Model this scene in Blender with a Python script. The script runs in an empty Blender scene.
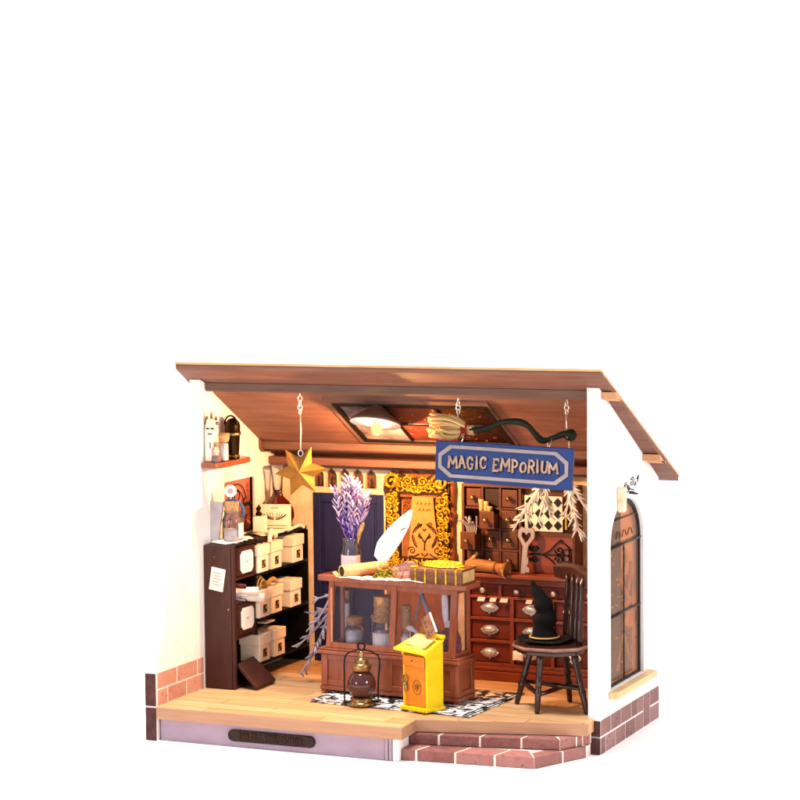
import bpy, math, random
from mathutils import Matrix, Vector
random.seed(7)
S = 0.01            # millimetres of the miniature -> scene units
R = math.radians
PI = math.pi
SC = bpy.context.scene
COL = SC.collection
ROOTM = {}

# ------------------------------------------------------------------ materials
def lin(h):
    h = h.lstrip('#'); o = []
    for i in (0, 2, 4):
        c = int(h[i:i+2], 16)/255
        o.append(c/12.92 if c <= .04045 else ((c+.055)/1.055)**2.4)
    return (*o, 1)

def mat(name, col, rough=.6, metal=0, col2=None, scale=(20, 20, 20), var=.12, bump=.15, grain=False,
        tint=False, emit=None, estr=0, coat=0, bdist=.004, detail=5, spec=.3, fleck=None):
    """procedural principled material: noise between two colours (optionally stretched grain, per-piece tint)"""
    m = bpy.data.materials.new(name); m.use_nodes = True
    N, L = m.node_tree.nodes, m.node_tree.links
    b = N['Principled BSDF']
    dp = lambda q: q if min(q[:3]) > .42 else tuple(x**1.28*.92 for x in q[:3])+(1,)
    c = dp(lin(col)); c2 = dp(lin(col2)) if col2 else tuple(x*(1-var*1.6) for x in c[:3])+(1,)
    tc = N.new('ShaderNodeTexCoord'); mp = N.new('ShaderNodeMapping'); mp.inputs['Scale'].default_value = scale
    L.new(tc.outputs['Object'], mp.inputs[0])
    no = N.new('ShaderNodeTexNoise'); no.inputs['Scale'].default_value = 1; no.inputs['Detail'].default_value = detail
    no.inputs['Roughness'].default_value = .6
    L.new(mp.outputs[0], no.inputs['Vector'])
    ra = N.new('ShaderNodeMapRange'); ra.inputs[1].default_value = .3; ra.inputs[2].default_value = .7
    L.new(no.outputs['Fac'], ra.inputs[0])
    fac = ra.outputs[0]
    mx = N.new('ShaderNodeMix'); mx.data_type = 'RGBA'
    mx.inputs[6].default_value = c; mx.inputs[7].default_value = c2
    if tint:
        at = N.new('ShaderNodeAttribute'); at.attribute_name = 'tint'
        ad = N.new('ShaderNodeMath'); ad.operation = 'MULTIPLY_ADD'; ad.inputs[1].default_value = .3
        L.new(fac, ad.inputs[0]); 
        mu = N.new('ShaderNodeMath'); mu.operation = 'MULTIPLY'; mu.inputs[1].default_value = .8
        L.new(at.outputs['Fac'], mu.inputs[0]); L.new(mu.outputs[0], ad.inputs[2])
        fac2 = ad.outputs[0]
    else: fac2 = fac
    L.new(fac2, mx.inputs[0])
    out = mx.outputs[2]
    if fleck:
        n2 = N.new('ShaderNodeTexNoise'); n2.inputs['Scale'].default_value = fleck[1]; n2.inputs['Detail'].default_value = 3
        L.new(tc.outputs['Object'], n2.inputs['Vector'])
        r2 = N.new('ShaderNodeMapRange'); r2.inputs[1].default_value = fleck[2]; r2.inputs[2].default_value = fleck[2]+.06
        L.new(n2.outputs['Fac'], r2.inputs[0])
        m2 = N.new('ShaderNodeMix'); m2.data_type = 'RGBA'; L.new(r2.outputs[0], m2.inputs[0]); L.new(out, m2.inputs[6])
        m2.inputs[7].default_value = lin(fleck[0]); out = m2.outputs[2]
    L.new(out, b.inputs['Base Color'])
    rr = N.new('ShaderNodeMapRange'); rr.inputs[3].default_value = max(.03, rough-.1); rr.inputs[4].default_value = min(1, rough+.1)
    L.new(no.outputs['Fac'], rr.inputs[0]); L.new(rr.outputs[0], b.inputs['Roughness'])
    b.inputs['Metallic'].default_value = metal
    b.inputs['Specular IOR Level'].default_value = spec
    if coat: b.inputs['Coat Weight'].default_value = coat; b.inputs['Coat Roughness'].default_value = .15
    if emit: b.inputs['Emission Color'].default_value = lin(emit); b.inputs['Emission Strength'].default_value = estr
    if bump:
        bp = N.new('ShaderNodeBump'); bp.inputs['Strength'].default_value = bump; bp.inputs['Distance'].default_value = bdist
        L.new(no.outputs['Fac'], bp.inputs['Height']); L.new(bp.outputs[0], b.inputs['Normal'])
    return m

def glass(name, col='ffffff', alpha=.12, gloss=.5, rough=.03):
    m = bpy.data.materials.new(name); m.use_nodes = True
    N, L = m.node_tree.nodes, m.node_tree.links; N.clear()
    o = N.new('ShaderNodeOutputMaterial'); tr = N.new('ShaderNodeBsdfTransparent'); gl = N.new('ShaderNodeBsdfGlossy')
    df = N.new('ShaderNodeBsdfDiffuse'); df.inputs[0].default_value = lin(col)
    tr.inputs[0].default_value = lin(col); gl.inputs['Roughness'].default_value = rough
    lw = N.new('ShaderNodeLayerWeight'); lw.inputs[0].default_value = gloss
    m1 = N.new('ShaderNodeMixShader'); m1.inputs[0].default_value = alpha
    L.new(tr.outputs[0], m1.inputs[1]); L.new(df.outputs[0], m1.inputs[2])
    m2 = N.new('ShaderNodeMixShader'); L.new(lw.outputs['Fresnel'], m2.inputs[0]); L.new(m1.outputs[0], m2.inputs[1]); L.new(gl.outputs[0], m2.inputs[2])
    L.new(m2.outputs[0], o.inputs[0])
    return m

M = {}
M['white'] = mat('white_plaster', 'e9e1df', .8, col2='dfd6d2', scale=(9, 9, 9), bump=.15)
M['backwall'] = mat('cream_paper_wall', 'e6cfae', .8, col2='d8bd9c', scale=(12, 12, 12), bump=.06)
M['roof'] = mat('roof_underside_wood', '987060', .6, col2='805a4a', scale=(3, 26, 26), bump=.15)
M['rooftop'] = mat('raw_board_edge', 'e3b88c', .7, col2='c9966a', scale=(4, 30, 30))
M['purlin'] = mat('roof_beam_wood', '8a6a5a', .6, col2='74584a', scale=(4, 40, 40))
M['tenon'] = mat('pale_beam_end', 'dcae88', .65, col2='cc9a74', scale=(10, 40, 40))
M['floor_lip'] = mat('floor_edge_wood', 'c09a80', .65, col2='b48e74', scale=(4, 20, 60))
M['mauve'] = mat('mauve_painted_panel', 'b8a4b2', .6, col2='ac98a6', scale=(6, 6, 14), bump=.06)
M['whitetrim'] = mat('white_trim', 'efe6ea', .6)
M['mortar'] = mat('pale_mortar', 'e8d6cc', .85, col2='d8c2b6', scale=(40, 40, 40))
M['brick_step'] = mat('rose_step_brick', 'b88a84', .85, col2='8a5e5a', scale=(26, 26, 26), tint=True, bump=.9, bdist=.012, fleck=('6e4440', 40, .64))
M['brick_out'] = mat('dusty_purple_brick', 'b89490', .85, col2='94706c', scale=(30, 30, 12), tint=True, bump=.8, bdist=.01, fleck=('5a3c3c', 34, .63))
M['brick_in'] = mat('salmon_brick', 'cfa898', .85, col2='bc907e', scale=(18, 18, 18), tint=True, bump=.6, bdist=.01, fleck=('a06a54', 30, .62))
M['brick_dark'] = mat('dark_brown_brick_edge', '6c4440', .8, col2='543430', scale=(20, 20, 20), bump=.3)
M['caseside'] = mat('dark_brown_board', '5a3830', .5, col2='4c2c26', scale=(30, 30, 4), bump=.12)
M['casefront'] = mat('brown_drawer_board', '5a3124', .55, col2='482417', scale=(30, 8, 30))
M['blackshelf'] = mat('black_shelf_board', '17110f', .5, col2='0e0a09', scale=(20, 6, 20))
M['box'] = mat('cream_card', 'ecdcc8', .75, col2='e4d0b8', scale=(20, 20, 20), bump=.05)
M['boxwhite'] = mat('white_card', 'f3ece4', .75, col2='e9e0d6', scale=(20, 20, 20), bump=.05)
M['darkprint'] = mat('dark_print', '2a1a12', .7, bump=0, fleck=('8a6a48', 260, .56))
M['paper'] = mat('white_paper', 'ece2da', .8, col2='dccfc4', scale=(25, 25, 25), bump=.05, fleck=('9a8a84', 300, .66))
M['paperbeige'] = mat('beige_paper', 'dcc394', .8, col2='c9a878', scale=(25, 25, 25), bump=.1)
M['ink'] = mat('black_ink', '1a1412', .6, bump=0)
M['redwood'] = mat('red_brown_wood', 'ac6a4e', .42, col2='96563c', scale=(30, 6, 6), bump=.1, coat=.35)
M['redwood_v'] = mat('red_brown_wood_upright', 'ac6a4e', .42, col2='96563c', scale=(30, 30, 5), bump=.1, coat=.35)
M['desk'] = mat('mahogany_wood', 'a45a36', .45, col2='8c4626', scale=(5, 20, 30), bump=.1, coat=.3)
M['deskdark'] = mat('deep_mahogany_drawer', '8c442a', .5, col2='76361e', scale=(5, 20, 30), bump=.1)
M['hutch'] = mat('walnut_board', '7e5030', .55, col2='643c20', scale=(8, 20, 24), bump=.15)
M['hutchdark'] = mat('dark_walnut_board', '4a2c1a', .6, col2='3a2012', scale=(8, 20, 24), bump=.15)
M['door'] = mat('navy_painted_wood', '343668', .45, col2='2a2c58', scale=(30, 30, 5), bump=.15)
M['gold'] = mat('bright_gilding', 'efc83e', .42, .4, col2='8a6014', scale=(45, 45, 45), bump=.4)
M['goldleaf'] = mat('folded_gold_card', 'c89650', .42, .55, col2='b07e3c', scale=(12, 12, 12), bump=.06)
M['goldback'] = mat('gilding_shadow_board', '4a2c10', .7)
M['brass'] = mat('aged_brass', 'c0a478', .3, .85, col2='8a7048', scale=(30, 30, 30))
M['silver'] = mat('silver_metal', 'f4f0ee', .3, .75, col2='c4beba', scale=(30, 30, 30), bump=.05)
M['bronze'] = mat('dark_bronze', '4a3c22', .32, .8, col2='2c2212', scale=(24, 24, 24))
M['orangeparch'] = mat('orange_parchment', 'dca466', .7, col2='cc9050', scale=(14, 14, 14), bump=.08)
M['orangewood'] = mat('amber_wood', 'a8703a', .55, col2='865020', scale=(20, 20, 8))
M['iron'] = mat('black_iron', '1d1512', .5, .3)
M['darkwood'] = mat('dark_turned_wood', '4c2a27', .3, col2='361b19', scale=(24, 24, 6), bump=.1, coat=.4)
M['seatedge'] = mat('worn_seat_edge', 'a8826e', .5, col2='8a6252', scale=(20, 20, 20))
M['felt'] = mat('black_felt', '0c0a0b', .95, col2='16120f', scale=(60, 60, 60), bump=.5, spec=.15)
M['cord'] = mat('pale_gold_cord', 'c8a468', .7)
M['blue'] = mat('royal_blue_paint', '154684', .42, col2='123e78', scale=(8, 8, 8), bump=.05)
M['signborder'] = mat('lilac_grey_paint', 'ac9e9e', .55, col2='9c9090', scale=(20, 20, 20), bump=.05)
M['letter'] = mat('cream_pink_letter', 'ccb0a2', .5, col2='a88c7c', scale=(30, 30, 30), bump=.1)
M['letteredge'] = mat('dark_letter_edge', '151a38', .6, bump=0)
M['green'] = mat('dark_green_handle', '24341c', .6, col2='1a2614', scale=(30, 30, 30), bump=.3)
M['straw'] = mat('pale_straw', 'dfc394', .75, col2='bd9860', scale=(6, 60, 60), tint=True, bump=.4)
M['redcord'] = mat('red_cord', 'a81820', .7)
M['frost'] = mat('frosted_white_twig', 'c4bcc8', .7, col2='8a7c90', scale=(40, 40, 40), tint=True, bump=.4)
M['dryfrost'] = mat('ivory_dried_stem', 'efe8de', .7, col2='cdbfac', scale=(40, 40, 40), tint=True, bump=.3)
M['yellow'] = mat('canary_yellow_paint', 'f4dc1c', .5, col2='e8c80c', scale=(9, 9, 22), bump=.15, fleck=('c89a10', 26, .69))
M['orange'] = mat('orange_paint', 'eaa034', .5, col2='de8c24', scale=(14, 14, 30), bump=.15)
M['lavender'] = mat('lavender_petal', 'ecd0e6', .7, col2='6c3c9c', scale=(40, 40, 40), tint=True, bump=.2)
M['stem'] = mat('violet_grey_stem', '5a4878', .7)
M['cork'] = mat('cork', 'd8b48c', .85, col2='b88c60', scale=(50, 50, 50), bump=.6, fleck=('6a4428', 120, .6))
M['moss'] = mat('green_moss', 'a8a02c', .9, col2='4a5212', scale=(50, 50, 50), tint=True, bump=.6)
M['geode'] = mat('pink_geode', 'cfa096', .6, col2='8a5a56', scale=(60, 60, 60), tint=True, bump=.9, bdist=.02)
M['geodecore'] = mat('brown_crystal_core', '8a6248', .25, col2='e0c0a0', scale=(90, 90, 90), bump=.9, bdist=.02)
M['leather'] = mat('tan_leather', 'b8885c', .55, col2='986840', scale=(30, 30, 30), bump=.4)
M['bookbrown'] = mat('book_leather', '8a5c40', .55, col2='6c4430', scale=(40, 40, 40), bump=.35)
M['feather'] = mat('white_feather', 'f6f2e8', .8, col2='e6dece', scale=(60, 60, 60), bump=.2)
M['shade'] = mat('brown_enamel_shade', '94725e', .3, .2, col2='785a48', scale=(20, 20, 20), bump=.1)
M['shadein'] = mat('white_enamel', 'f6efe6', .5)
M['pinklabel'] = mat('pink_label', 'dcaeb8', .7, col2='ecd0d0', scale=(60, 60, 60), bump=0)
M['redliquid'] = mat('dark_red_glazed_glass', '6a1a12', .12, col2='4c100c', scale=(10, 10, 10), coat=.6)
M['amethyst'] = mat('rose_crystal', '9a6a72', .2, col2='6a3c48', scale=(30, 30, 30), bump=.3)
M['clearcrystal'] = mat('pale_crystal', 'faf4f0', .2, col2='dcd2d0', scale=(50, 50, 50), bump=.5)
M['fur'] = mat('dark_dried_root', '3a241c', .9, col2='241410', scale=(60, 60, 60), bump=.8, tint=True)
M['pinkgrey'] = mat('rose_grey_wood', 'b4abac', .55, col2='a49a9a', scale=(16, 16, 8))
M['lilac'] = mat('lilac_powder', 'dcd2e8', .8)
M['globe'] = glass('smoky_globe_glass', '7a4a48', .3, .35, .03)
M['glass'] = glass('clear_glass', 'f4f2f6', .05, .3)
M['pane'] = glass('cabinet_pane_glass', 'f0f0f6', .015, .06, .03)
M['cardbrown'] = mat('patterned_brown_card', 'b48a72', .7, col2='8a5e48', scale=(60, 60, 60), fleck=('5a3626', 70, .55))
M['plate'] = mat('yellow_gilt_plate', 'f8dc3c', .4, .2, col2='e0b020', scale=(50, 50, 50), bump=.3)
M['bulb'] = mat('glowing_bulb', 'ffd890', .4, bump=0, emit='ffa828', estr=7)

def printed(name, base, darkc, scale, lo, pale=None):
    """printed film / rug: dark and pale blotches and thin curling lines of its own"""
    m = bpy.data.materials.new(name); m.use_nodes = True
    N, L = m.node_tree.nodes, m.node_tree.links; b = N['Principled BSDF']
    tc = N.new('ShaderNodeTexCoord'); n = N.new('ShaderNodeTexNoise'); n.inputs['Scale'].default_value = scale; n.inputs['Detail'].default_value = 4
    n.inputs['Distortion'].default_value = 1.5
    L.new(tc.outputs['Object'], n.inputs['Vector'])
    cr = N.new('ShaderNodeValToRGB'); e = cr.color_ramp.elements
    e[0].position = lo; e[0].color = lin(darkc); e[1].position = lo+.04; e[1].color = lin(base)
    if pale:
        p = e.new(min(.98, lo+.14)); p.color = lin(pale)
    L.new(n.outputs['Fac'], cr.inputs[0]); L.new(cr.outputs[0], b.inputs['Base Color']); b.inputs['Roughness'].default_value = .5
    return m
M['rug'] = printed('black_and_white_printed_rug', 'c9c2c0', '1c181a', 14, .47, 'f2efec')
M['film'] = printed('red_brown_printed_film', '9a5240', '6e3024', 7, .42, 'b06a54')

def planks():
    m = bpy.data.materials.new('honey_plank_floor'); m.use_nodes = True
    N, L = m.node_tree.nodes, m.node_tree.links; b = N['Principled BSDF']
    tc = N.new('ShaderNodeTexCoord')
    br = N.new('ShaderNodeTexBrick'); br.inputs['Scale'].default_value = 1; br.inputs['Brick Width'].default_value = .62
    br.inputs['Row Height'].default_value = .105; br.inputs['Mortar Size'].default_value = .0022; br.inputs['Mortar Smooth'].default_value = .3
    br.inputs['Color1'].default_value = lin('d0a678'); br.inputs['Color2'].default_value = lin('be9062'); br.inputs['Mortar'].default_value = lin('6a4628')
    L.new(tc.outputs['Object'], br.inputs['Vector'])
    mp = N.new('ShaderNodeMapping'); mp.inputs['Scale'].default_value = (3, 34, 10); L.new(tc.outputs['Object'], mp.inputs[0])
    n = N.new('ShaderNodeTexNoise'); n.inputs['Scale'].default_value = 1; n.inputs['Detail'].default_value = 6; L.new(mp.outputs[0], n.inputs['Vector'])
    mx = N.new('ShaderNodeMix'); mx.data_type = 'RGBA'; mx.blend_type = 'MULTIPLY'; mx.inputs[0].default_value = .6
    cr = N.new('ShaderNodeValToRGB'); cr.color_ramp.elements[0].position = .3; cr.color_ramp.elements[0].color = (.62, .5, .42, 1); cr.color_ramp.elements[1].position = .6
    cr.color_ramp.elements[1].color = (1, 1, 1, 1)
    L.new(n.outputs['Fac'], cr.inputs[0]); L.new(br.outputs['Color'], mx.inputs[6]); L.new(cr.outputs[0], mx.inputs[7]); L.new(mx.outputs[2], b.inputs['Base Color'])
    b.inputs['Roughness'].default_value = .5
    bp = N.new('ShaderNodeBump'); bp.inputs['Strength'].default_value = .4; bp.inputs['Distance'].default_value = .004; bp.invert = True
    L.new(br.outputs['Fac'], bp.inputs['Height']); L.new(bp.outputs[0], b.inputs['Normal'])
    return m
M['planks'] = planks()

# ------------------------------------------------------------------ mesh helpers (all in mm)
def TM(x=0, y=0, z=0, rx=0, ry=0, rz=0, s=1):
    return Matrix.Translation((x, y, z)) @ Matrix.Rotation(R(rz), 4, 'Z') @ Matrix.Rotation(R(ry), 4, 'Y') @ Matrix.Rotation(R(rx), 4, 'X') @ Matrix.Scale(s, 4)
def XZ(y): return Matrix(((1, 0, 0, 0), (0, 0, -1, y), (0, 1, 0, 0), (0, 0, 0, 1)))       # (u,v,w) -> (u, y-w, v): faces -Y
def YZ(x): return Matrix(((0, 0, 1, x), (1, 0, 0, 0), (0, 1, 0, 0), (0, 0, 0, 1)))        # (u,v,w) -> (x+w, u, v): faces +X

BF_ = [(0, 3, 2, 1), (4, 5, 6, 7), (0, 1, 5, 4), (1, 2, 6, 5), (2, 3, 7, 6), (3, 0, 4, 7)]
class MB:
    def __init__(s, M0=None):
        s.v = []; s.f = []; s.t = []; s.sm = []; s.M = M0 or Matrix.Identity(4)
    def add(s, vs, fs, smooth=False, tint=None, M=None):
        n = len(s.v); m = s.M @ M if M is not None else s.M
        s.v += [m @ Vector(p) for p in vs]
        tint = random.random() if tint is None else tint
        for f in fs: s.f.append([i+n for i in f]); s.t.append(tint); s.sm.append(smooth)
        return s
    def box(s, a, b, M=None, tint=None):
        x0, y0, z0 = a; x1, y1, z1 = b
        return s.add([(x0,y0,z0),(x1,y0,z0),(x1,y1,z0),(x0,y1,z0),(x0,y0,z1),(x1,y0,z1),(x1,y1,z1),(x0,y1,z1)],
                     [(0,3,2,1),(4,5,6,7),(0,1,5,4),(1,2,6,5),(2,3,7,6),(3,0,4,7)], M=M, tint=tint)
    def prism(s, poly, z0, z1, M=None, tint=None, top=None):
        n = len(poly); top = top or poly
        vs = [(x, y, z0) for x, y in poly]+[(x, y, z1) for x, y in top]
        return s.add(vs, [list(range(n))[::-1], list(range(n, 2*n))]+[(i, (i+1) % n, (i+1) % n+n, i+n) for i in range(n)], M=M, tint=tint)
    def lathe(s, prof, M=None, seg=24, smooth=True, sx=1, sy=1, tint=None):
        vs = []; fs = []
        for r, z in prof:
            for k in range(seg):
                a = 2*PI*k/seg; vs.append((r*math.cos(a)*sx, r*math.sin(a)*sy, z))
        for i in range(len(prof)-1):
            for k in range(seg):
                fs.append((i*seg+k, i*seg+(k+1) % seg, (i+1)*seg+(k+1) % seg, (i+1)*seg+k))
        if prof[0][0] > 1e-6: fs.append(list(range(seg))[::-1])
        if prof[-1][0] > 1e-6: fs.append([(len(prof)-1)*seg+k for k in range(seg)])
        return s.add(vs, fs, smooth, tint, M)
    def ball(s, c, r, seg=14, M=None, tint=None, rz=None, smooth=True):
        n = max(5, seg//2); rx, ry, rzz = (r, r, r) if isinstance(r, (int, float)) else r
        prof = [(max(1e-5, math.sin(PI*i/n)), -math.cos(PI*i/n)) for i in range(n+1)]
        m = Matrix.Translation(c) @ (rz or Matrix.Identity(4)) @ Matrix.Diagonal((rx, ry, rzz, 1))
        return s.lathe(prof, (M @ m) if M is not None else m, seg, smooth, tint=tint)
    def tube(s, pts, r, seg=8, M=None, tint=None, flat=None, closed=False):
        P = [Vector(p) for p in pts]; n = len(P); vs = []; fs = []
        up = Vector((0, 0, 1)); prev = None
        for i, p in enumerate(P):
            if closed: d = P[(i+1) % n]-P[i-1]
            else: d = P[min(i+1, n-1)]-P[max(i-1, 0)]
            if d.length < 1e-9: d = Vector((0, 0, 1))
            d.normalize()
            if prev is None:
                a = d.cross(up)
                if a.length < .1: a = d.cross(Vector((1, 0, 0)))
            else:
                a = prev-d*prev.dot(d)
                if a.length < 1e-6: a = d.cross(up)
            a.normalize(); b = d.cross(a); prev = a
            rr = r[i] if isinstance(r, (list, tuple)) else r
            for k in range(seg):
                t = 2*PI*k/seg; vs.append(p+a*(rr*math.cos(t))+b*(rr*math.sin(t)))
        if flat:   # squash about a plane: flat=(axis, value, factor)
            ax, val, fa = flat
            for v in vs: v[ax] = val+(v[ax]-val)*fa
        m = n if closed else n-1
        for i in range(m):
            j = (i+1) % n
            for k in range(seg): fs.append((i*seg+k, i*seg+(k+1) % seg, j*seg+(k+1) % seg, j*seg+k))
        if not closed: fs += [list(range(seg))[::-1], [(n-1)*seg+k for k in range(seg)]]
        return s.add(vs, fs, True, tint, M)
    def sheet(s, rows, th, M=None, smooth=True, tint=None):
        """grid of points rows[i][j] given thickness along local normal approx z"""
        n, m = len(rows), len(rows[0]); top = [Vector(p) for r in rows for p in r]; bot = [p-Vector((0, 0, th)) for p in top]
        fs = []
        for i in range(n-1):
            for j in range(m-1):
                a = i*m+j; fs.append((a, a+1, a+m+1, a+m)); b = a+n*m; fs.append((b, b+m, b+m+1, b+1))
        rim = [j for j in range(m)]+[i*m+m-1 for i in range(1, n)]+[(n-1)*m+j for j in range(m-2, -1, -1)]+[i*m for i in range(n-2, 0, -1)]
        for q in range(len(rim)):
            a, b = rim[q], rim[(q+1) % len(rim)]; fs.append((b, a, a+n*m, b+n*m))
        return s.add(top+bot, fs, smooth, tint, M)
    def plate(s, outer, holes, z0, z1, M=None, tint=None):
        cu = bpy.data.curves.new('tmp', 'CURVE'); cu.dimensions = '2D'; cu.fill_mode = 'BOTH'; cu.extrude = (z1-z0)/2
        for pl in [outer]+list(holes):
            sp = cu.splines.new('POLY'); sp.points.add(len(pl)-1); sp.use_cyclic_u = True
            for i, (x, y) in enumerate(pl): sp.points[i].co = (x, y, 0, 1)
        ob = bpy.data.objects.new('tmp', cu); COL.objects.link(ob)
        me = bpy.data.meshes.new_from_object(ob)
        zc = (z0+z1)/2
        s.add([(v.co.x, v.co.y, v.co.z+zc) for v in me.vertices], [list(p.vertices) for p in me.polygons], M=M, tint=tint)
        bpy.data.objects.remove(ob); bpy.data.curves.remove(cu); bpy.data.meshes.remove(me)
        return s
    def build(s, name, m, parent=None, loc=None, bevel=0, root=None, bseg=2):
        me = bpy.data.meshes.new(name)
        if parent is not None: inv = ROOTM[parent.name].inverted()
        elif loc is not None: inv = TM(*loc).inverted()
        else: inv = Matrix.Identity(4)
        me.from_pydata([tuple((inv @ v)*S) for v in s.v], [], s.f)
        me.update()
        a = me.attributes.new('tint', 'FLOAT', 'FACE'); a.data.foreach_set('value', s.t)
        me.polygons.foreach_set('use_smooth', s.sm)
        me.materials.append(m)
        o = bpy.data.objects.new(name, me); COL.objects.link(o)
        if parent is not None: o.parent = parent; ROOTM[o.name] = ROOTM[parent.name]
        elif loc is not None: o.matrix_world = Matrix.Translation(Vector(loc[:3])*S) @ Matrix.Rotation(R(loc[5] if len(loc) > 5 else 0), 4, 'Z'); ROOTM[o.name] = TM(*loc)
        else: ROOTM[o.name] = Matrix.Identity(4)
        if bevel:
            bv = o.modifiers.new('b', 'BEVEL'); bv.width = bevel*S; bv.segments = bseg; bv.limit_method = 'ANGLE'; bv.angle_limit = R(40)
        return o

def tag(o, label, cat, group=None, kind=None):
    if kind: o['kind'] = kind
    o['label'] = label; o['category'] = cat
    if group: o['group'] = group
    return o
def thing(name, loc, label, cat, group=None):
    """Empty at the thing's base; loc = (x,y,z) or (x,y,z,0,0,rz) in mm"""
    o = bpy.data.objects.new(name, None); COL.objects.link(o); o.empty_display_size = .05
    loc = tuple(loc)+(0,)*(6-len(loc))
    o.location = Vector(loc[:3])*S; o.rotation_euler = (0, 0, R(loc[5])); ROOTM[o.name] = TM(*loc)
    return tag(o, label, cat, group)
def local(o): return MB(ROOTM[o.name])
def dup(o, loc, rz=0, label=None):
    def cp(a, par):
        c = a.copy(); COL.objects.link(c)
        if par: c.parent = par
        for ch in [x for x in bpy.data.objects if x.parent == a]: cp(ch, c)
        return c
    c = cp(o, None); c.location = Vector(loc)*S; c.rotation_euler = (0, 0, R(rz)); c['label'] = label
    return c
def smooth_pts(pts, n=6):
    P = [Vector(p) for p in pts]; out = []
    for i in range(len(P)-1):
        a, b, c, d = P[max(i-1, 0)], P[i], P[i+1], P[min(i+2, len(P)-1)]
        for k in range(n):
            t = k/n
            out.append(.5*((2*b)+(c-a)*t+(2*a-5*b+4*c-d)*t*t+(3*b-a-3*c+d)*t**3))
    out.append(P[-1]); return out
def spiral(cx, cy, r, turns=1.3, a0=0, sgn=1, n=18):
    return [(cx+r*(1-.85*i/n)*math.cos(a0+sgn*2*PI*turns*i/n), cy+r*(1-.85*i/n)*math.sin(a0+sgn*2*PI*turns*i/n), 0) for i in range(n+1)]
def arc(cx, cy, r, a0, a1, n=8): return [(cx+r*math.cos(R(a0+(a1-a0)*i/n)), cy+r*math.sin(R(a0+(a1-a0)*i/n))) for i in range(n+1)]

# lettering: strokes in a 0..1 box, thick wavy serif capitals
LT = {
 'M': [[(.02,0),(.1,1)],[(.1,1),(.5,.3)],[(.5,.3),(.9,1)],[(.9,1),(.98,0)],[(-.12,0),(.16,0)],[(.84,0),(1.12,0)],[(-.04,1),(.14,1)],[(.86,1),(1.04,1)]],
 'A': [[(.05,0),(.5,1)],[(.5,1),(.95,0)],[(.22,.36),(.78,.36)],[(-.1,0),(.2,0)],[(.8,0),(1.1,0)],[(.32,1),(.55,1)]],
 'G': [[(.9,.8),(.75,.96),(.5,1),(.22,.86),(.08,.5),(.22,.14),(.5,0),(.78,.1),(.88,.4)],[(.55,.42),(1.02,.42)],[(.9,.98),(.9,.72)]],
 'I': [[(.5,0),(.5,1)],[(.3,0),(.7,0)],[(.3,1),(.7,1)]],
 'C': [[(.9,.78),(.74,.96),(.5,1),(.22,.86),(.08,.5),(.22,.14),(.5,0),(.78,.08),(.94,.26)],[(.9,.98),(.9,.7)]],
 'E': [[(.15,0),(.15,1)],[(0,1),(.85,1),(.85,.82)],[(.15,.52),(.65,.52)],[(0,0),(.88,0),(.9,.2)]],
 'P': [[(.18,0),(.18,1)],[(0,1),(.6,1),(.88,.84),(.86,.6),(.6,.45),(.18,.45)],[(0,0),(.4,0)]],
 'O': [[(.5,0),(.2,.12),(.06,.5),(.2,.88),(.5,1),(.8,.88),(.94,.5),(.8,.12),(.5,0)]],
 'R': [[(.15,0),(.15,1)],[(0,1),(.6,1),(.85,.85),(.82,.62),(.6,.5),(.15,.5)],[(.5,.5),(.95,0)],[(0,0),(.35,0)],[(.85,0),(1.08,0)]],
 'U': [[(.12,1),(.12,.3),(.28,.05),(.55,0),(.8,.1),(.88,.35),(.88,1)],[(-.04,1),(.3,1)],[(.7,1),(1.05,1)]],
}
def write(mb, text, x0, x1, yb, h, r, depth, M=None, wob=.12, wide={'M': 1.25, 'I': .55}):
    ws = [(.55 if c == ' ' else wide.get(c, .95)) for c in text]; tot = sum(ws); x = x0
    rnd = random.Random(3)
    for c, w in zip(text, ws):
        cw = (x1-x0)*w/tot
        if c != ' ':
            dy = (rnd.random()-.5)*wob*h*1.3; hh = h*(1+(rnd.random()-.5)*wob*1.8); sk = (rnd.random()-.5)*.3
            for st in LT[c]:
                pts = [(x+cw*(.08+.80*(px+sk*py)), yb+dy+hh*py, 0) for px, py in st]
                mb.tube(pts, [r*((1.25-.5*q/max(1, len(pts)-1)) if len(st) > 2 or abs(st[0][1]-st[-1][1]) > .3 else .8) for q in range(len(pts))], 6, M=M, flat=(2, 0, depth/r))
        x += cw

# ------------------------------------------------------------------ THE HOUSE
TOPZ = lambda y: 174.6-.562*y
H = thing('miniature_shop_house', (0, 0, 0), 'open-fronted miniature shop house with white walls, brown sloping roof and brick base', 'dollhouse')
IN, OUT = -212, -218
# left wall with ogee front and window opening
lw = [(0, 174.5), (0, 110)]
lw += [(-6, 109), (-14, 107.5), (-22, 105), (-29, 101), (-34, 95), (-37.5, 87), (-39, 78), (-40, 66), (-41, 56), (-44, 51), (-48, 47), (-50, 43), (-50, 0), (92, 0), (92, TOPZ(92))]
wl = [(24.2, 91), (58, 91), (58, 119.5), (24.2, 119.5)]
mb = MB(); mb.plate(lw, [wl], OUT, IN, M=YZ(0)); w = mb.build('side_wall', M['white'], H, bevel=.3)
b = MB()   # bricks on the inside front, two courses above the floor
for row, (z0, z1) in enumerate(((17.3, 24.7), (25.5, 33.2))):
    ys = [-49, -38.5, -19.5, -1] if row == 0 else [-49, -29, -8, -1]
    for a, c in zip(ys, ys[1:]): b.box((IN-.05, a+.5, z0), (IN+.22, c-.5, z1))
b.build('brick_plinth', M['brick_in'], w, bevel=.1)
b = MB(); b.box((OUT, -50.5, 0), (IN, -49.9, 16.3)); b.box((OUT, -50.5, 17.1), (IN, -49.9, 33.2)); b.build('brick_edge', M['brick_dark'], w, bevel=.3)
b = MB()
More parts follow.
